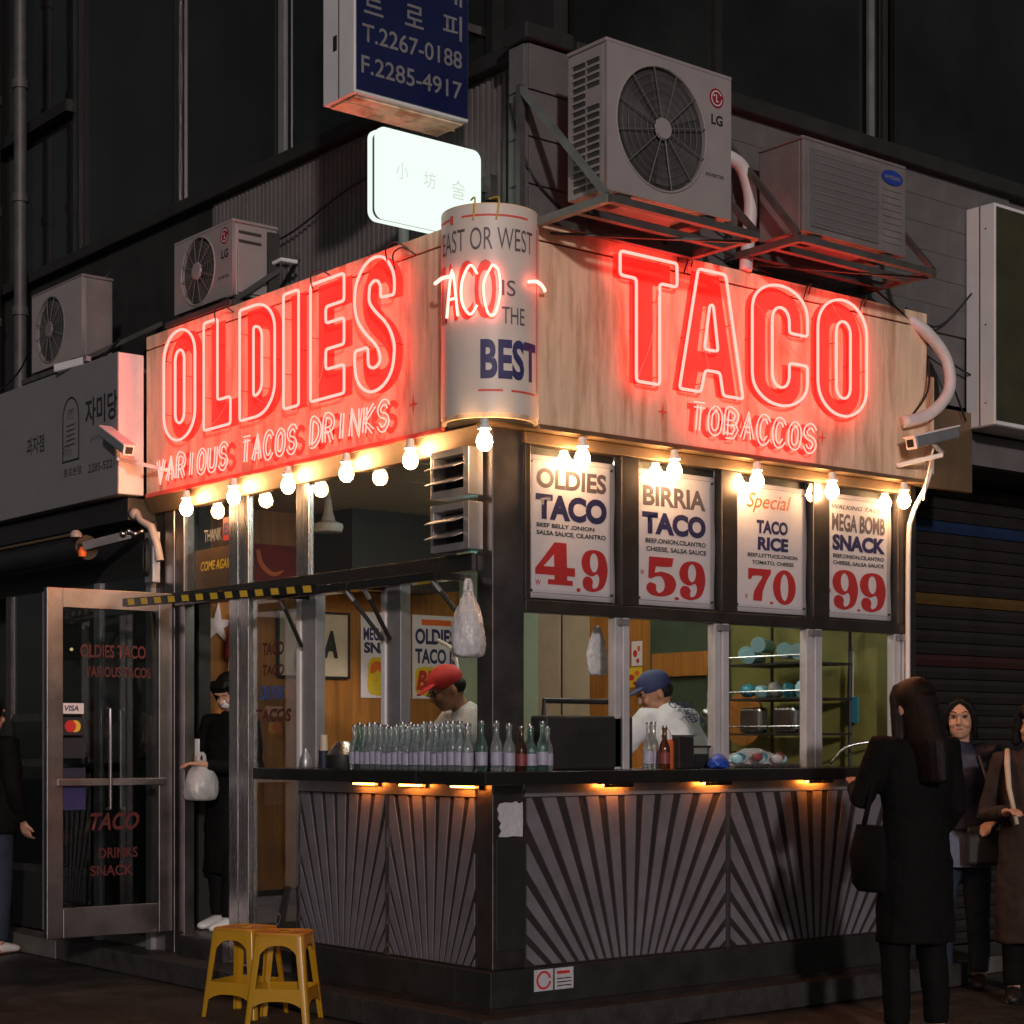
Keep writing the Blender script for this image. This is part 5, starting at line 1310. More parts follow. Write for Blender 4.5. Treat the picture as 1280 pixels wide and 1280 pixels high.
for i, (x, y, k) in enumerate([(-0.075, 0.065, 1), (-0.07, -0.03, 0), (0.0, -0.05, 1), (0.065, -0.06, 1), (0.14, -0.055, 2), (0.20, -0.05, 0), (0.27, -0.05, 0), (0.315, -0.03, 1), (0.25, 0.02, 1)]):
    put_bottle(k, x, y, ['green', 'clear', 'brown'][k] + ' drink bottle at the corner of the counter in front of the steel column', 'drink bottles at the counter corner')
BX = thing('black_case', 'large flat black case with a bar handle standing on the right counter', 'case', (0.7, 0.2, CT))
MB().box(0.40, 0.955, 0.08, 0.20, CT + .001, 1.485).build('body', M['black'], BX, bevel=0.012)
MB().tube([(0.445, 0.15, 1.48), (0.445, 0.15, 1.555), (0.95, 0.15, 1.555), (0.95, 0.15, 1.48)], 0.013, 8).build('handle', M['black'], BX, smooth=True)
MB().box(0.60, 0.75, 0.0765, 0.0795, 1.40, 1.412).build('badge', M['steel_dark'], BX)
for i, (x, y, hh, m, ml, lab) in enumerate([(1.0, 0.02, .225, 'bottle_clear', 'label', 'clear bottle right beside the black case'), (1.06, -0.03, .21, 'bottle_brown', 'label_red', 'brown bottle with red label right of the black case'),
                                           (1.08, 0.07, .23, 'bottle_clear', 'label', 'tall clear bottle with pale label right of the black case')]):
    bottle(lab, m, ml, (x, y, CT), hh)
SQ = thing('squeeze_bottle', 'orange sauce squeeze bottle beside the dark steel canister', 'bottle', (1.17, 0.06, CT), world_parts=False)
MB().lathe([(0.026, 0.001), (0.028, 0.01), (0.028, 0.13), (0.02, 0.145)], 14).build('body', M['sauce'], SQ, smooth=True)
MB().lathe([(0.021, 0.1455), (0.021, 0.16), (0.005, 0.20)], 12).build('nozzle', M['bagwhite'], SQ, smooth=True)
CN = thing('canister', 'dark steel napkin canister on the right counter before the cook', 'container', (1.33, 0.12, CT))
MB().box(1.245, 1.35, 0.06, 0.18, CT + .001, 1.385).build('body', M['steel_dark'], CN, bevel=0.006)
MB().box(1.242, 1.353, 0.057, 0.183, 1.3855, 1.395).build('lid', M['steel'], CN)
TP = thing('tray_rack', 'small steel rack with black boxes on the counter beside the blue bag', 'rack', (1.45, 0.18, CT))
MB().box(1.385, 1.49, 0.10, 0.22, CT + .001, 1.30).build('box', M['black'], TP, bevel=0.004)
MB().box(1.38, 1.50, 0.09, 0.23, 1.33, 1.342).build('shelf', M['steel_dark'], TP)
for x in (1.385, 1.49): MB().box(x, x + .008, 0.10, 0.108, CT + .001, 1.329).build('leg', M['steel'], TP)
bag('crumpled blue bag on the counter by the steel mullion', (1.49, 0.03, CT), 0.13, 0.10, 0.075, 'bluebag', 4, False)
for i, (y, m_, hh) in enumerate([(1.25, 'bagwhite', .16), (1.36, 'sauce', .18), (1.47, 'steel', .12), (1.60, 'cup', .20), (1.72, 'ink_yellow', .17), (1.83, 'steel', .14)]):
    j = thing('kitchen_jar', ['white tub', 'orange sauce jar', 'low steel jar', 'tall pale blue jar', 'yellow jar', 'steel jar farthest left'][i] + ' on the work shelf behind the cook', 'jar', (2.85, y, 1.131), 'jars on the work shelf', world_parts=False)
    MB().lathe([(.035, 0), (.04, .01), (.04, hh * .8), (.03, hh)], 14).build('jar', M[m_], j, smooth=True)
    MB().lathe([(.031, hh + .0005), (.031, hh + .015)], 14).build('lid', M['black'], j, smooth=True)
bag('heap of clear plastic bags of produce on the counter in the third window', (2.0, 0.28, CT), 0.42, 0.20, 0.10, 'bag', 9, False)
TR = thing('food_tray', 'steel tray with teal wrapped food in the third window', 'tray', (1.95, 0.2, CT))
MB().box(1.68, 2.18, 0.10, 0.36, CT + .001, CT + .02).build('tray', M['steel'], TR, bevel=.004)
for k in range(9):
    MB().ball((1.74 + .05 * k, .14 + .03 * (k % 3), CT + .045 + .01 * (k % 2)), .034, .03, .024, 8, 6).build('wrapped_piece', M[['cup', 'teal', 'bag', 'label_red'][k % 4]], TR, smooth=True)
SM = thing('stone_pot', 'squat black pot with silver lid on the left counter end', 'pot', (-0.02, 1.16, CT), world_parts=False)
MB().lathe([(0.075, 0.001), (0.08, 0.01), (0.08, 0.07)], 20).build('pot', M['black'], SM, smooth=True)
MB().lathe([(0.079, 0.0705), (0.06, 0.10), (0.03, 0.135), (0.0, 0.138)], 20).build('lid', M['steel'], SM, smooth=True)
bottle('single clear bottle behind the squat black pot', 'bottle_clear', 'label', (0.06, 1.10, CT), .21)
JR = thing('small_jar', 'small white jar at the far left end of the counter', 'jar', (-0.02, 1.50, CT), world_parts=False)
MB().lathe([(0.03, 0.001), (0.035, 0.01), (0.03, 0.05), (0.012, 0.085), (0.012, 0.1)], 14).build('jar', M['alu'], JR, smooth=True)
JB = thing('small_can', 'small blue can beside the squat black pot', 'can', (-0.02, 1.33, CT), world_parts=False)
MB().lathe([(0.026, 0.001), (0.026, 0.09)], 14).build('can', M['coat_navy'], JB, smooth=True)
MB().lathe([(0.02, 0.0905), (0.018, 0.17)], 14).build('cup', M['beige'], JB, smooth=True)
hose('white cord hanging from the framed picture to the counter', [(1.2, 2.0, 1.95), (1.25, 1.9, 1.85), (1.24, 1.86, 1.5), (1.2, 1.9, 1.25)], 0.012, 'pvc', 'cable', 'cable')

# kitchen rack seen through the third window
RK = thing('kitchen_rack', 'black wire rack of pale blue cups and steel pans in the third window', 'rack', (2.75, 0.75, 1.13))
for x in (2.58, 2.95):
    for y in (0.42, 1.02): MB().tube([(x, y, 1.131), (x, y, 2.05)], 0.010, 6).build('post', M['black'], RK)
for z in (1.40, 1.60, 1.80):
    MB().box(2.57, 2.96, 0.41, 1.03, z, z + .012).build('shelf', M['black'], RK)
    MB().tube([(2.57, 0.41, z + .05), (2.57, 1.03, z + .05)], 0.005, 6).build('shelf_rail', M['steel'], RK)
for i, (y, z) in enumerate([(0.90, 1.87), (0.80, 1.92), (0.60, 1.88), (0.88, 1.855), (0.50, 1.87)]):
    cpt = thing('cup_stack', 'stack of pale blue paper cups lying on the top rack shelf', 'cups', (2.60, y, z), 'cup stacks on the rack', world_parts=False)
    cpt.rotation_euler = (0, PI / 2, 0.5 - PI)
    MB().lathe([(0.038, -0.26), (0.040, -0.1), (0.046, 0.0), (0.043, 0.004)], 16).build('cups', M['cup'], cpt, smooth=True)
for y, lab in ((0.86, 'upright steel pan on the rack, left one'), (0.60, 'upright steel pan on the rack, right one')):
    pn = thing('steel_pan', lab, 'pan', (2.62, y, 1.413), 'steel pans on the rack')
    MB().box(2.59, 2.66, y - .085, y + .085, 1.413, 1.56).build('pan', M['steel'], pn, bevel=0.02)
    MB().box(2.584, 2.5895, y - .07, y + .07, 1.43, 1.545).build('inset', M['steel_dull'], pn, bevel=0.01)
for i, (y, z, m) in enumerate([(0.92, 1.66, 'teal'), (0.80, 1.65, 'cup'), (0.70, 1.66, 'glass_wrap'), (0.60, 1.65, 'teal'), (0.50, 1.66, 'cup')]):
    if m == 'glass_wrap': m = 'bag'
    q = thing('wrapped_pack', 'crumpled teal and clear plastic packs on the middle rack shelf', 'pack', (2.64, y, z), 'plastic packs on the rack')
    MB().ball((2.64, y, z), .05, .055, .04, 9, 6, Matrix.Rotation(.4 * i, 3, 'X')).build('pack', M[m], q, smooth=True)
LD = thing('ladle', 'steel ladle hanging left of the wire rack', 'ladle', (2.5, 1.12, 1.55))
MB().tube([(2.5, 1.10, 1.88), (2.5, 1.11, 1.56)], 0.008, 6).build('rod', M['steel'], LD)
MB().ball((2.5, 1.11, 1.53), .04, .04, .03, 12, 8).build('bowl', M['steel'], LD, smooth=True)
RBD = thing('round_board', 'round wooden board leaning behind the ladle', 'board', (2.9, 1.2, 1.5))
o = MB().lathe([(0.16, -.01), (0.16, .01)], 30).build('board', M['wood'], RBD); o.matrix_parent_inverse = Matrix.Identity(4); o.rotation_euler = (0, PI / 2, 0)
SPA = thing('spatula', 'teal spatula hanging on the olive wall in the last window', 'spatula', (2.98, 0.42, 1.5))
MB().tube([(2.99, 0.43, 1.90), (2.985, 0.43, 1.62)], 0.007, 6).build('rod', M['steel_dull'], SPA)
MB().box(2.975, 2.985, 0.38, 0.47, 1.47, 1.62).build('blade', M['teal'], SPA, bevel=.01)
FC = hose('thin steel tap arching in the last window', [(2.7, 0.35, 1.24), (2.75, 0.28, 1.33), (2.85, 0.2, 1.36), (2.95, 0.1, 1.37)], 0.008, 'steel', 'tap', 'tap')
for (y, z, w, h, m, lab) in [(2.32, 1.86, 0.10, 0.16, 'paper', 'small white card with yellow print on the wooden wall'), (2.38, 1.72, 0.16, 0.13, 'ink_yellow', 'small yellow card with red spots on the wooden wall')]:
    P, T, F = flat_sheet('wall_card', lab, 'card', (3.015, y, z), XL, w, h, m, 'cards on the inner wall')
    F([el(.35, .5, .2, .15), ], 'ink_red'); F([el(.7, .7, .15, .12)], 'ink_orange'); F([el(.6, .2, .15, .1)], 'ink_red')
# decals on the side pane
for s_, y, z, w_, h_, m in [('TACO', 2.12, 1.83, 0.22, 0.07, 'decal'), ('TACO', 2.12, 1.72, 0.22, 0.06, 'decal'), ('DRINK', 2.15, 1.59, 0.26, 0.075, 'blue_decal'), ('TACOS', 2.19, 1.47, 0.36, 0.07, 'decal')]:
    if m == 'blue_decal' and m not in M: M[m] = mat('blue_decal', (0.03, 0.10, 0.36), 0.5)
    text(s_, (Q + .0185, y, z), XL, ZU, w_, h_, M[m], K, weight=.03, shear=.15)
# stickers on the base
def sheet_right(name, label, x0, z0, w, h, m, y):
    return flat_sheet(name, label, 'sticker', (x0, y, z0), XR, w, h, m)
PS = fill2d([[(.112, .925), (.155, .922), (.20, .926), (.255, .921), (.257, 1.0), (.255, 1.083), (.235, 1.075), (.215, 1.086), (.19, 1.079), (.15, 1.082), (.118, 1.076), (.105, 1.05), (.116, 1.03), (.108, 1.01), (.128, .985), (.118, .97), (.13, .95)]], 'paper_scrap', M['bagwhite'], (0, 0.0765, 0), XR, ZU, extrude=0.0008)
PS['label'] = 'torn white paper stuck on the steel corner column under the counter'; PS['category'] = 'paper'
P, T, F = sheet_right('round_sticker', 'small square sticker with a red ring low on the base', 0.285, 0.205, 0.115, 0.10, 'bagwhite', 0.0285)
F([stroke_outline(arc(.5, .5, .34, .38, 10, 350, 20), .10)], 'ink_red')
P, T, F = sheet_right('small_notice', 'small white notice with red heading low on the base', 0.41, 0.205, 0.115, 0.10, 'bagwhite', 0.0285)
F([[(.1, .72), (.8, .72), (.8, .86), (.1, .86)]], 'ink_red')
for v_ in (.15, .32, .48): F([[(.1, v_), (.88, v_), (.88, v_ + .05), (.1, v_ + .05)]], 'ink_black')
LB = thing('leaning_board', 'narrow dark board with white lettering leaning in the corner by the side pane', 'board', (0.0, 1.85, 0.135))
MB().hexa([(-0.03, 1.80, .136), (-0.01, 1.80, .136), (-0.01, 1.90, .136), (-0.03, 1.90, .136)], [(0.03, 1.75, .60), (0.05, 1.75, .60), (0.05, 1.78, .60), (0.03, 1.78, .60)]).build('board', M['dark'], LB)
text('TACO', (0.0, 0.0, 0.0), (0, 0, 1), (0, 1, 0), 0.26, 0.045, M['letgrey'], LB, name='lettering', kind='stuff')
for ch in [o for o in COL.objects if o.parent == LB and o.name.startswith('lettering')]:
    for v in ch.data.vertices:
        t = v.co.z / 0.465; v.co = Vector((-0.033 + 0.06 * (v.co.z + .06) / .465, 1.86 - v.co.y - .05 * (v.co.z + .06) / .465 , v.co.z + 0.20))

# ------------------------------------------------------------------ yellow stools
def stool(label, loc, rz):
    S_ = thing('plastic_stool', label, 'stool', loc, 'yellow plastic stools', world_parts=False)
    S_.rotation_euler = (0, 0, rz)
    H_, a, c = 0.44, 0.118, 0.160                              # height, half width at the top, half width at the feet
    def corner(z, sx, sy):
        t = z / H_; w = c + (a - c) * t; return Vector((sx * w, sy * w, z))
    top = rrect(-a - .004, a + .004, -a - .004, a + .004, 0.035, 4)
    vs = [(x, y, H_ - 0.014) for x, y in top] + [(x * 1.0, y * 1.0, H_ - .004) for x, y in top] + [(x * .95, y * .95, H_) for x, y in top] + [(x * .86, y * .86, H_ - .005) for x, y in top]
    n = len(top); fs = [tuple(reversed(range(n)))] + [(r * n + i, r * n + (i + 1) % n, (r + 1) * n + (i + 1) % n, (r + 1) * n + i) for r in range(3) for i in range(n)] + [tuple(3 * n + i for i in range(n))]
    MB().add(vs, fs).build('seat', M['stooltop'], S_, smooth=True)
    MB().lathe([(.030, H_ - .0045), (.026, H_ + .001)], 16).build('seat_rim', M['stool'], S_, smooth=True)
    fr = H_ - 0.0145
    for sx, sy in ((1, 1), (1, -1), (-1, 1), (-1, -1)):
        m_ = MB(); rings = []
        for z in (0.0, 0.06, 0.15, 0.25, 0.35, fr):
            p = corner(z, sx, sy); w = 0.030 + 0.012 * z / H_
            # L-shaped, rounded leg folded round the corner
            ring = [Vector((p.x, p.y - sy * w, z)), Vector((p.x, p.y - sy * .012, z)), Vector((p.x - sx * .004, p.y - sy * .004, z)), Vector((p.x - sx * .012, p.y, z)), Vector((p.x - sx * w, p.y, z)),
                    Vector((p.x - sx * w, p.y - sy * .006, z)), Vector((p.x - sx * .012, p.y - sy * .012, z)), Vector((p.x - sx * .006, p.y - sy * w, z))]
            rings.append(ring)
        for r_ in rings: m_.v += [tuple(v) for v in r_]
        for i in range(5):
            for k in range(8): m_.f.append((i * 8 + k, i * 8 + (k + 1) % 8, (i + 1) * 8 + (k + 1) % 8, (i + 1) * 8 + k))
        m_.f += [tuple(range(8)), tuple(40 + k for k in range(8))]
        m_.build('leg', M['stool'], S_, smooth=True)
    # arched aprons at the top and the curved braces lower down, one per side
    for ax, s_ in ((0, 1), (0, -1), (1, 1), (1, -1)):
        for nm, zt, zb, arch in (('apron', fr, fr - 0.045, 0.05), ('brace', 0.175, 0.115, 0.028)):
            m_ = MB(); n = 12
            for i in range(n + 1):
                u = -1 + 2 * i / n
                lo = zb - (arch * (abs(u) ** 3))
                for z in (zt, lo):
                    w = c + (a - c) * z / H_; ww = (w - 0.034)
                    o_ = w - 0.0015
                    p = (u * ww, s_ * o_, z) if ax == 0 else (s_ * o_, u * ww, z)
                    q = (u * ww, s_ * (o_ - .005), z) if ax == 0 else (s_ * (o_ - .005), u * ww, z)
                    m_.v += [p, q]
            for i in range(n):
                b0 = i * 4; b1 = b0 + 4
                m_.f += [(b0, b0 + 2, b1 + 2, b1), (b0 + 1, b1 + 1, b1 + 3, b0 + 3), (b0, b1, b1 + 1, b0 + 1), (b0 + 2, b0 + 3, b1 + 3, b1 + 2)]
            m_.f += [(0, 1, 3, 2), (n * 4, n * 4 + 2, n * 4 + 3, n * 4 + 1)]
            m_.build(nm, M['stool'], S_, smooth=True)
    return S_
st0 = stool('yellow plastic stool on the right, nearer the camera', (-0.37, 1.14, 0.001), 0.76)
copy_thing(st0, (-0.40, 1.46, 0.001), 0.45, 'yellow plastic stool on the left, half behind the other')

# ------------------------------------------------------------------ people
def xform(mb, i0, fn):
    for i in range(i0, len(mb.v)): mb.v[i] = tuple(fn(Vector(mb.v[i])))
def remesh(o, vox, smooth=4):
    r = o.modifiers.new('remesh', 'REMESH'); r.mode = 'VOXEL'; r.voxel_size = vox; r.use_smooth_shade = True
    s = o.modifiers.new('smooth', 'SMOOTH'); s.iterations = smooth; s.factor = 0.5
    return o
def hand(mb, w, d, side, palm_n, s=1.0, curl=0.5):
    """wrist point, direction, side +1/-1, palm normal"""
    w = Vector(w); d = Vector(d).normalized(); pn = Vector(palm_n).normalized(); ac_ = d.cross(pn).normalized() * side
    pn = ac_.cross(d).normalized() * side
    mb.tube([w, w + d * .02 * s, w + d * .06 * s, w + d * .088 * s], [(.022 * s, .017 * s), (.030 * s, .015 * s), (.038 * s, .014 * s), (.034 * s, .012 * s)], 10)
    for k, (o, L_) in enumerate([(-.027, .062), (-.009, .074), (.010, .070), (.027, .055)]):
        b_ = w + d * .083 * s + ac_ * o * s; L_ *= s; q = curl
        p1 = b_ + d * L_ * .45 * math.cos(q * .5) + pn * L_ * .45 * math.sin(q * .5)
        p2 = p1 + d * L_ * .32 * math.cos(q * 1.3) + pn * L_ * .32 * math.sin(q * 1.3)
        p3 = p2 + d * L_ * .28 * math.cos(q * 1.9) + pn * L_ * .28 * math.sin(q * 1.9)
        mb.tube([b_, p1, p2, p3], [.0088 * s, .0082 * s, .0075 * s, .006 * s], 7)
    b_ = w + d * .025 * s - ac_ * .022 * s
    mb.tube([b_, b_ - ac_ * .022 * s + d * .022 * s + pn * .008, b_ - ac_ * .030 * s + d * .052 * s + pn * .014], [.011 * s, .0095 * s, .0075 * s], 7)

def person(label, loc, rz, h, elbows, wrists, lean=0.0, yaw=0.0, pitch=0.0, roll=0.0, feet=((-.10, 0), (.10, 0)), skin='skin', coat='coat', coat_hem=0.45, coat_w=1.0,
           trousers='coat', shoes='black', hair='long', hair_m='hair', eyes=True, sleeves=True, extra=None, curl=0.5, smile=False, sleeve_t=1.0):
    P_ = thing('person', label, 'person', loc, None, world_parts=False); P_.rotation_euler = (0, 0, rz)
    hz, wz, cz, sz, nz_, Hc = .52 * h, .60 * h, .72 * h, .815 * h, .845 * h, .925 * h
    la = math.radians(lean)
    def T(p):
        p = Vector(p)
        if p.z <= hz: return p
        q = p - Vector((0, 0, hz)); t = min(1, (p.z - hz) / (.10 * h)); a = la * t
        return Vector((q.x, q.y * math.cos(a) - q.z * math.sin(a), q.y * math.sin(a) + q.z * math.cos(a))) + Vector((0, 0, hz))
    k = h / 1.65
    HR = Matrix.Rotation(math.radians(yaw), 3, 'Z') @ Matrix.Rotation(math.radians(pitch), 3, 'X') @ Matrix.Rotation(math.radians(roll), 3, 'Y')
    HO = T((0, -.01, Hc))
    head = lambda v: HO + HR @ (Vector(v) * k)
    sh = [T((-.165 * k, 0, sz)), T((.165 * k, 0, sz))]
    b_ = MB()
    i0 = len(b_.v)
    b_.ball((0, .012, .012), .076, .094, .108, 20, 14); b_.ball((0, -.024, -.055), .058, .062, .060, 16, 10); b_.ball((0, -.052, -.092), .026, .022, .020, 12, 8)
    b_.tube([(0, -.080, .012), (0, -.094, -.010), (0, -.104, -.028), (0, -.090, -.036)], [.008, .010, .0135, .010], 8)
    b_.ball((-.011, -.090, -.031), .008, .009, .006, 8, 6); b_.ball((.011, -.090, -.031), .008, .009, .006, 8, 6)
    b_.ball((-.036, -.066, -.030), .026, .022, .022, 10, 8); b_.ball((.036, -.066, -.030), .026, .022, .022, 10, 8)
    b_.tube([(-.052, -.072, .030), (0, -.088, .030), (.052, -.072, .030)], .010, 8)
    for s_ in (-1, 1): b_.ball((s_ * .078, .012, -.018), .009, .018, .030, 8, 6)
    xform(b_, i0, lambda v: HO + HR @ (v * k))
    nb, nt = T((0, .02, sz - .01)), HO + HR @ Vector((0, .02, -.07)) * k
    b_.tube([nb, (nb + nt) / 2, nt], [.060 * k, .050 * k, .050 * k], 14)
    i0 = len(b_.v)
    b_.loft([((0, 0, hz - .06), .14 * k, .10 * k), ((0, 0, hz + .04), .155 * k, .105 * k), ((0, 0, wz + .03), .12 * k, .09 * k), ((0, 0, cz), .15 * k, .105 * k), ((0, .01, sz - .03), .15 * k, .085 * k), ((0, .01, sz + .015), .07 * k, .06 * k)], 18)
    xform(b_, i0, T)
    for s_ in (0, 1):
        E, W = Vector(elbows[s_]), Vector(wrists[s_])
        b_.tube([T((0.12 * k * (-1 if s_ == 0 else 1), 0, sz - .01)), sh[s_], E, (E * .6 + W * .4), W], [.05 * k, .048 * k, .036 * k, .036 * k, .023 * k], 10)
        hand(b_, W, W - E, -1 if s_ == 0 else 1, (0, -1, .2) if abs((W - E).normalized().y) < .8 else (0, 0, -1), k, curl)
        fx_, fy_ = feet[s_]
        x0 = (-.085 if s_ == 0 else .085) * k
        kn = Vector(((x0 + fx_) / 2, fy_ / 2 - .02, .27 * h))
        b_.tube([(x0, 0, hz - .02), (x0, -.005, .42 * h), tuple(kn), (fx_, fy_ + .01, .12 * h), (fx_, fy_ + .02, .05)], [.085 * k, .076 * k, .055 * k, .046 * k, .034 * k], 12)
        b_.tube([(fx_, fy_ + .05, .035), (fx_, fy_ - .06, .030), (fx_ * 1.05, fy_ - .14, .024)], [(.034, .03), (.04, .026), (.034, .018)], 10)
    body = remesh(b_.build('body', M[skin], P_, smooth='full'), 0.0065, 2)
    # coat / shirt
    c_ = MB(); i0 = 0
    rr = [((0, .0, coat_hem * h), .19 * k * coat_w, .15 * k * coat_w), ((0, 0, (coat_hem * h + wz) / 2), .185 * k * coat_w, .14 * k * coat_w), ((0, 0, wz + .02), .155 * k * coat_w, .115 * k * coat_w), ((0, 0, cz), .175 * k, .125 * k), ((0, .01, sz - .02), .18 * k, .10 * k), ((0, .015, sz + .025), .085 * k, .072 * k), ((0, .015, sz + .055), .062 * k, .058 * k)]
    c_.loft(rr, 22); xform(c_, 0, T)
    for s_ in (0, 1):
        E, W = Vector(elbows[s_]), Vector(wrists[s_]); sg_ = -1 if s_ == 0 else 1
        end = E + (W - E) * .93 if sleeves else sh[s_] + (E - sh[s_]) * .75
        pts_ = [T((.11 * k * sg_, .01, sz - .015)), sh[s_], (sh[s_] + E) / 2, E, (E + W) / 2, end] if sleeves else [T((.11 * k * sg_, .01, sz - .015)), sh[s_], (sh[s_] + E) / 2, end]
        c_.tube(pts_, [q * k * sleeve_t for q in ([.066, .068, .058, .052, .046, .038] if sleeves else [.066, .070, .066, .064])], 12)
    cm = remesh(c_.build('coat' if sleeves else 'shirt', M[coat], P_, smooth='full'), 0.011, 3)
    tx = bpy.data.textures.new('fold_noise', 'CLOUDS'); tx.noise_scale = 0.09
    dm = cm.modifiers.new('folds', 'DISPLACE'); dm.texture = tx; dm.strength = 0.022; dm.mid_level = 0.5
    # trousers
    t_ = MB(); t_.loft([((0, 0, hz - .05), .165 * k, .125 * k), ((0, 0, hz + .06), .16 * k, .115 * k)], 16)
    for s_ in (0, 1):
        fx_, fy_ = feet[s_]; x0 = (-.085 if s_ == 0 else .085) * k
        t_.tube([(x0, 0, hz - .02), (x0, -.005, .42 * h), ((x0 + fx_) / 2, fy_ / 2 - .02, .27 * h), (fx_, fy_ + .01, .13 * h), (fx_, fy_ + .01, .055 * h)], [.095 * k, .088 * k, .070 * k, .062 * k, .056 * k], 14)
    tm = remesh(t_.build('trousers', M[trousers], P_, smooth='full'), 0.012, 3)
    dm = tm.modifiers.new('folds', 'DISPLACE'); dm.texture = tx; dm.strength = 0.015; dm.mid_level = 0.5
    for s_ in (0, 1):
        fx_, fy_ = feet[s_]
        sm_ = MB().tube([(fx_, fy_ + .065, .045), (fx_, fy_ + .0, .048), (fx_, fy_ - .08, .036), (fx_ * 1.04, fy_ - .165, .026)], [(.034, .042), (.043, .044), (.046, .032), (.034, .022)], 12)
        s_o = sm_.build('shoe', M[shoes], P_, smooth='full')
        s_o.modifiers.new('sub', 'SUBSURF').levels = 1
    # face
    if eyes:
        for s_ in (-1, 1):
            MB().ball(head((s_ * .031, -.0765, .008)), .0135 * k, .009 * k, .0075 * k, 12, 8, HR).build('eye', M['eye'], P_, smooth=True)
            MB().ball(head((s_ * .031, -.0855, .008)), .0062 * k, .003 * k, .0062 * k, 10, 6, HR).build('iris', M['ink_black'], P_, smooth=True)
            MB().tube([head((s_ * .015, -.084, .010)), head((s_ * .031, -.0885, .0165)), head((s_ * .047, -.080, .012))], [.0018 * k, .0028 * k, .0018 * k], 6).build('eyelid', M['hair'], P_, smooth='full')
            MB().tube([head((s_ * .014, -.0955, .032)), head((s_ * .034, -.0905, .040)), head((s_ * .054, -.077, .033))], [.0022 * k, .0034 * k, .0018 * k], 6).build('eyebrow', M['hair'], P_, smooth='full')
        if smile:
            MB().tube([head((-.028, -.072, -.056)), head((0, -.086, -.066)), head((.028, -.072, -.056))], [.003 * k, .0055 * k, .003 * k], 8).build('lips', M['lip'], P_, smooth='full')
            MB().tube([head((-.020, -.0785, -.058)), head((0, -.090, -.0635)), head((.020, -.0785, -.058))], [.002 * k, .0035 * k, .002 * k], 6).build('teeth', M['eye'], P_, smooth='full')
        else:
            MB().tube([head((-.023, -.077, -.060)), head((-.008, -.0865, -.0565)), head((0, -.087, -.0585)), head((.008, -.0865, -.0565)), head((.023, -.077, -.060))], [.002 * k, .0045 * k, .0045 * k, .0045 * k, .002 * k], 8).build('lips', M['lip'], P_, smooth='full')
    hb = MB()
    if hair in ('long', 'bob', 'short', 'bangs'):
        hb.ball((0, .022, .030), .088, .100, .102, 22, 14)
        # keep the face clear: only the cap of the skull, sides and back
        if hair == 'short': hb.ball((0, .045, -.01), .080, .075, .080, 14, 10)
        else:
            L_ = {'long': -.36, 'bangs': -.13, 'bob': -.14}[hair]
            hb.tube([(0, .045, .03), (0, .06, -.08), (0, .075, -.18 if L_ < -.2 else -.12), (0, .075, L_)], [(.096, .074), (.120, .074), (.158, .076), (.165, .05)] if L_ < -.2 else [(.088, .07), (.092, .06), (.085, .05), (.07, .03)], 16)
            for s_ in (-1, 1):
                hb.tube([(s_ * .055, -.045, .095), (s_ * .078, -.035, .045), (s_ * .084, -.020, -.02), (s_ * .088, -.005, -.10), (s_ * .095, .0, L_ * .8)], [.022, .026, .026, .028, .020], 10)
        if hair == 'bangs':
            for q in range(6): hb.tube([(-.05 + .02 * q, -.045, .110), (-.052 + .021 * q, -.083, .075), (-.055 + .022 * q, -.086, .042)], [.016, .014, .006], 8)
        else:
            for s_ in (-1, 1): hb.tube([(0, -.035, .118), (s_ * .045, -.045, .098), (s_ * .076, -.040, .05)], [.016, .016, .014], 8)
    if hair == 'tied':
        hb.ball((0, .026, .026), .084, .100, .104, 22, 14)
        hb.tube([(0, .05, .02), (0, .065, -.08), (0, .06, -.20)], [(.080, .06), (.085, .05), (.075, .035)], 14)
        for s_ in (-1, 1): hb.tube([(s_ * .008, -.058, .108), (s_ * .050, -.058, .080), (s_ * .076, -.040, .030), (s_ * .082, -.012, -.03), (s_ * .078, .01, -.11)], [.010, .015, .016, .020, .018], 10)
    if hair == 'hood':
        hb.ball((0, .020, .010), .105, .110, .125, 22, 14); hb.tube([(0, .05, -.02), (0, .05, -.14)], [(.11, .09), (.12, .09)], 16)
    if hb.v:
        # carve: drop the hair in front of the face
        hb2 = MB(); keep = []
        xform(hb, 0, lambda v: HO + HR @ (v * k))
        hm = remesh(hb.build('hair', M[hair_m], P_, smooth='full'), 0.009, 2)
    if hair == 'cap':
        cb = MB(); cb.ball((0, .012, .045), .086, .102, .082, 20, 12); cb.tube([(0, -.07, .045), (0, -.12, .036), (0, -.158, .026)], [(.068, .012), (.062, .008), (.04, .005)], 14)
        xform(cb, 0, lambda v: HO + HR @ (v * k)); remesh(cb.build('cap', M[hair_m], P_, smooth='full'), 0.006, 2)
        sb = MB(); sb.ball((0, .035, -.005), .080, .080, .06, 16, 10); xform(sb, 0, lambda v: HO + HR @ (v * k)); sb.build('hair', M['hair'], P_, smooth='full')
    if extra: extra(P_, head, T, k, h)
    return P_
cam_yaw = math.atan2(0.629, 0.777)                           # heading angle helpers: local -Y is the face direction
def face_dir(dx, dy): return math.atan2(dx, -dy)

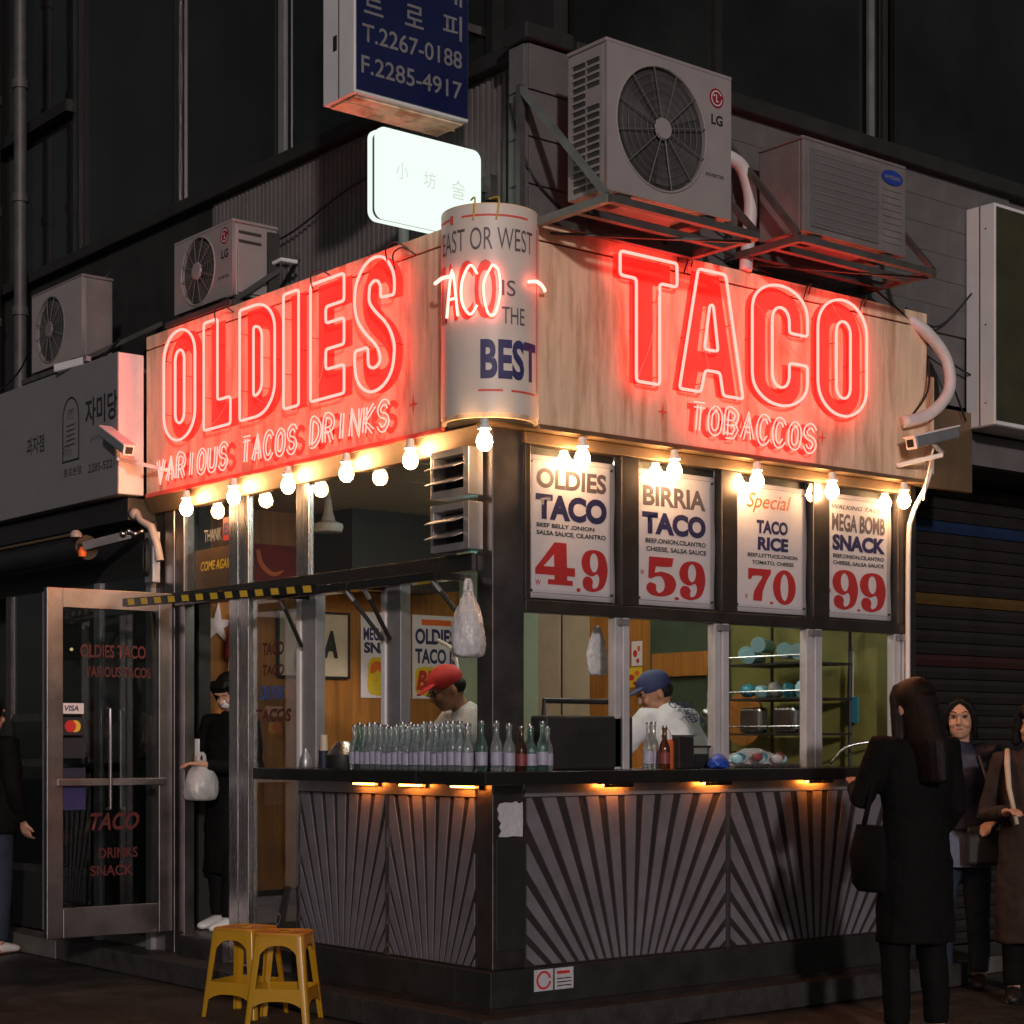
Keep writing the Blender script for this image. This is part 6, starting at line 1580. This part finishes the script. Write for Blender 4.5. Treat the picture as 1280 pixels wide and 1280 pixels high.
def ex_bag(P_, head, T, k, h):
    MB().tube([(.18, -.02, .80 * h), (.24, .02, .68 * h), (.26, .0, .60 * h)], .012, 8).build('bag_strap', M['coat'], P_, smooth='full')
    MB().loft([((.22, 0, .42 * h), .05, .10), ((.23, 0, .44 * h), .065, .12), ((.235, 0, .52 * h), .07, .13), ((.23, 0, .60 * h), .035, .11)], 14).build('shoulder_bag', M['coat'], P_, smooth=True)
person('woman in black coat with long dark hair, seen from behind at the counter', (1.50, -1.20, 0.0), face_dir(0.35, 0.93), 1.645,
       [(-.22, -.02, 1.06), (.25, -.05, 1.09)], [(-.18, -.16, .88), (.17, -.24, 1.16)], coat='coat', coat_hem=.28, coat_w=0.98, trousers='coat', hair='long', hair_m='hair_red', pitch=4, extra=ex_bag, sleeve_t=1.0)
def ex_w2(P_, head, T, k, h):
    MB().tube([(.10, -.10, .80 * h), (.19, -.13, .62 * h), (.20, -.12, .50 * h)], .011, 8).build('bag_strap', M['black'], P_, smooth='full')
    MB().box(.03, .25, -.25, -.15, .43 * h, .56 * h).build('handbag', M['black'], P_, bevel=.02)
    c_ = MB().loft([((0, 0, .42 * h), .19, .15), ((0, 0, .50 * h), .185, .14), ((0, 0, .575 * h), .165, .125)], 20)
    c_.build('denim_hem', M['denim'], P_, smooth=True)
person('woman in navy jacket facing the camera with a black handbag in front', (3.20, -0.16, 0.0), face_dir(-0.80, -0.60), 1.61,
       [(-.24, .03, 1.0), (.25, .02, 1.0)], [(-.16, -.17, .95), (.17, -.18, .93)], coat='coat_navy', coat_hem=.545, trousers='denim_dark', shoes='dark', hair='tied', yaw=-4, extra=ex_w2)
def ex_w3(P_, head, T, k, h):
    MB().tube([(-.13, -.02, .845 * h), (-.13, -.10, .80 * h), (-.12, -.15, .72 * h), (-.08, -.17, .60 * h)], [.014, .016, .014, .012], 8).build('bag_strap', M['beige'], P_, smooth='full')
person('smiling woman in a long brown coat at the right edge of the picture', (3.02, -0.76, 0.0), face_dir(-0.82, -0.57), 1.56,
       [(-.24, .02, .97), (.24, .03, .97)], [(-.13, -.20, 1.0), (.20, -.06, .78)], coat='coat_brown', coat_hem=.20, coat_w=1.1, trousers='coat', shoes='lip_shoe' if 'lip_shoe' in M else 'dark', hair='bangs', smile=True, yaw=-6, roll=4, extra=ex_w3)
person('man in a black jacket and dark jeans at the left edge, seen from behind', (-0.33, 4.78, 0.0), face_dir(0.75, 0.3), 1.66,
       [(-.25, .03, 1.05), (.26, .03, 1.05)], [(-.22, -.08, .85), (.24, -.05, .82)], coat='coat', coat_hem=.47, coat_w=1.15, trousers='denim_dark', shoes='white', hair='short', sleeve_t=1.15, eyes=False)
def ex_girl(P_, head, T, k, h):
    MB().box(-.12, -.05, -.215, -.205, 1.02, 1.13).build('phone', M['white'], P_, bevel=.004)
    m_ = MB(); m_.ball((0, -.066, -.045), .050, .034, .036, 14, 8); xform(m_, 0, lambda v: head((0, 0, 0)) + (head((1, 0, 0)) - head((0, 0, 0))) * v.x + (head((0, 1, 0)) - head((0, 0, 0))) * v.y + (head((0, 0, 1)) - head((0, 0, 0))) * v.z)
    m_.build('face_mask', M['white'], P_, smooth=True)
person('person in long black clothes and hood with white mask in the doorway', (0.42, 3.02, 0.25), face_dir(-0.93, -0.30), 1.52,
       [(-.22, -.03, .98), (.22, .0, .95)], [(-.09, -.20, 1.0), (.06, -.30, .98)], coat='coat', coat_hem=.22, coat_w=1.0, trousers='coat', shoes='white', hair='bangs', hair_m='hair', pitch=30, feet=((-.08, -.02), (.08, -.10)), eyes=False, extra=ex_girl)
bag('translucent white shopping bag held by the person in the doorway', (0.16, 2.90, 1.02), 0.22, 0.18, 0.24, 'bag', 12)
def ex_c2(P_, head, T, k, h):
    for s_, z, w_ in [('OLDIES', .80, .20), ('TACO', .765, .13), ('TEAM', .73, .16)]:
        o = text(s_, (-w_ / 2, 0, 0), (1, 0, 0), (0, 0, 1), w_, .030 * h, M['ink_navy'], P_, weight=.02)
        for v in o.data.vertices:
            u, zz = v.co.x, v.co.z
            v.co = T((-u, .160 - .35 * u * u - max(0, zz + (z - .73) * h) * .25, z * h + zz))
person('cook in a white TACO TEAM shirt and navy cap bending forward in the second window', (1.79, 0.42, 0.25), face_dir(-0.06, 1.0), 1.62,
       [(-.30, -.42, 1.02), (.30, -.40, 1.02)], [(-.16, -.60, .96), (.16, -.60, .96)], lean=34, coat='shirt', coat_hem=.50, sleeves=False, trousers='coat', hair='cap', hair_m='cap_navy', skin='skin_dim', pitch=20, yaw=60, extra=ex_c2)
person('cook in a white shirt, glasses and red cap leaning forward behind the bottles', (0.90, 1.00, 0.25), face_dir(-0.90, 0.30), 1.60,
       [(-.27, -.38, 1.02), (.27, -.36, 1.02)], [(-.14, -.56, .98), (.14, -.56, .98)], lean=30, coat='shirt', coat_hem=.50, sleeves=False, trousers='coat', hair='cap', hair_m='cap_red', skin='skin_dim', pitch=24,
       extra=lambda P_, head, T, k, h: MB().tube([head((-.072, -.02, .010)), head((-.062, -.085, .006)), head((-.03, -.104, .0)), head((.03, -.104, .0)), head((.062, -.085, .006)), head((.072, -.02, .010))], .0035, 6).build('glasses', M['black'], P_, smooth='full'))
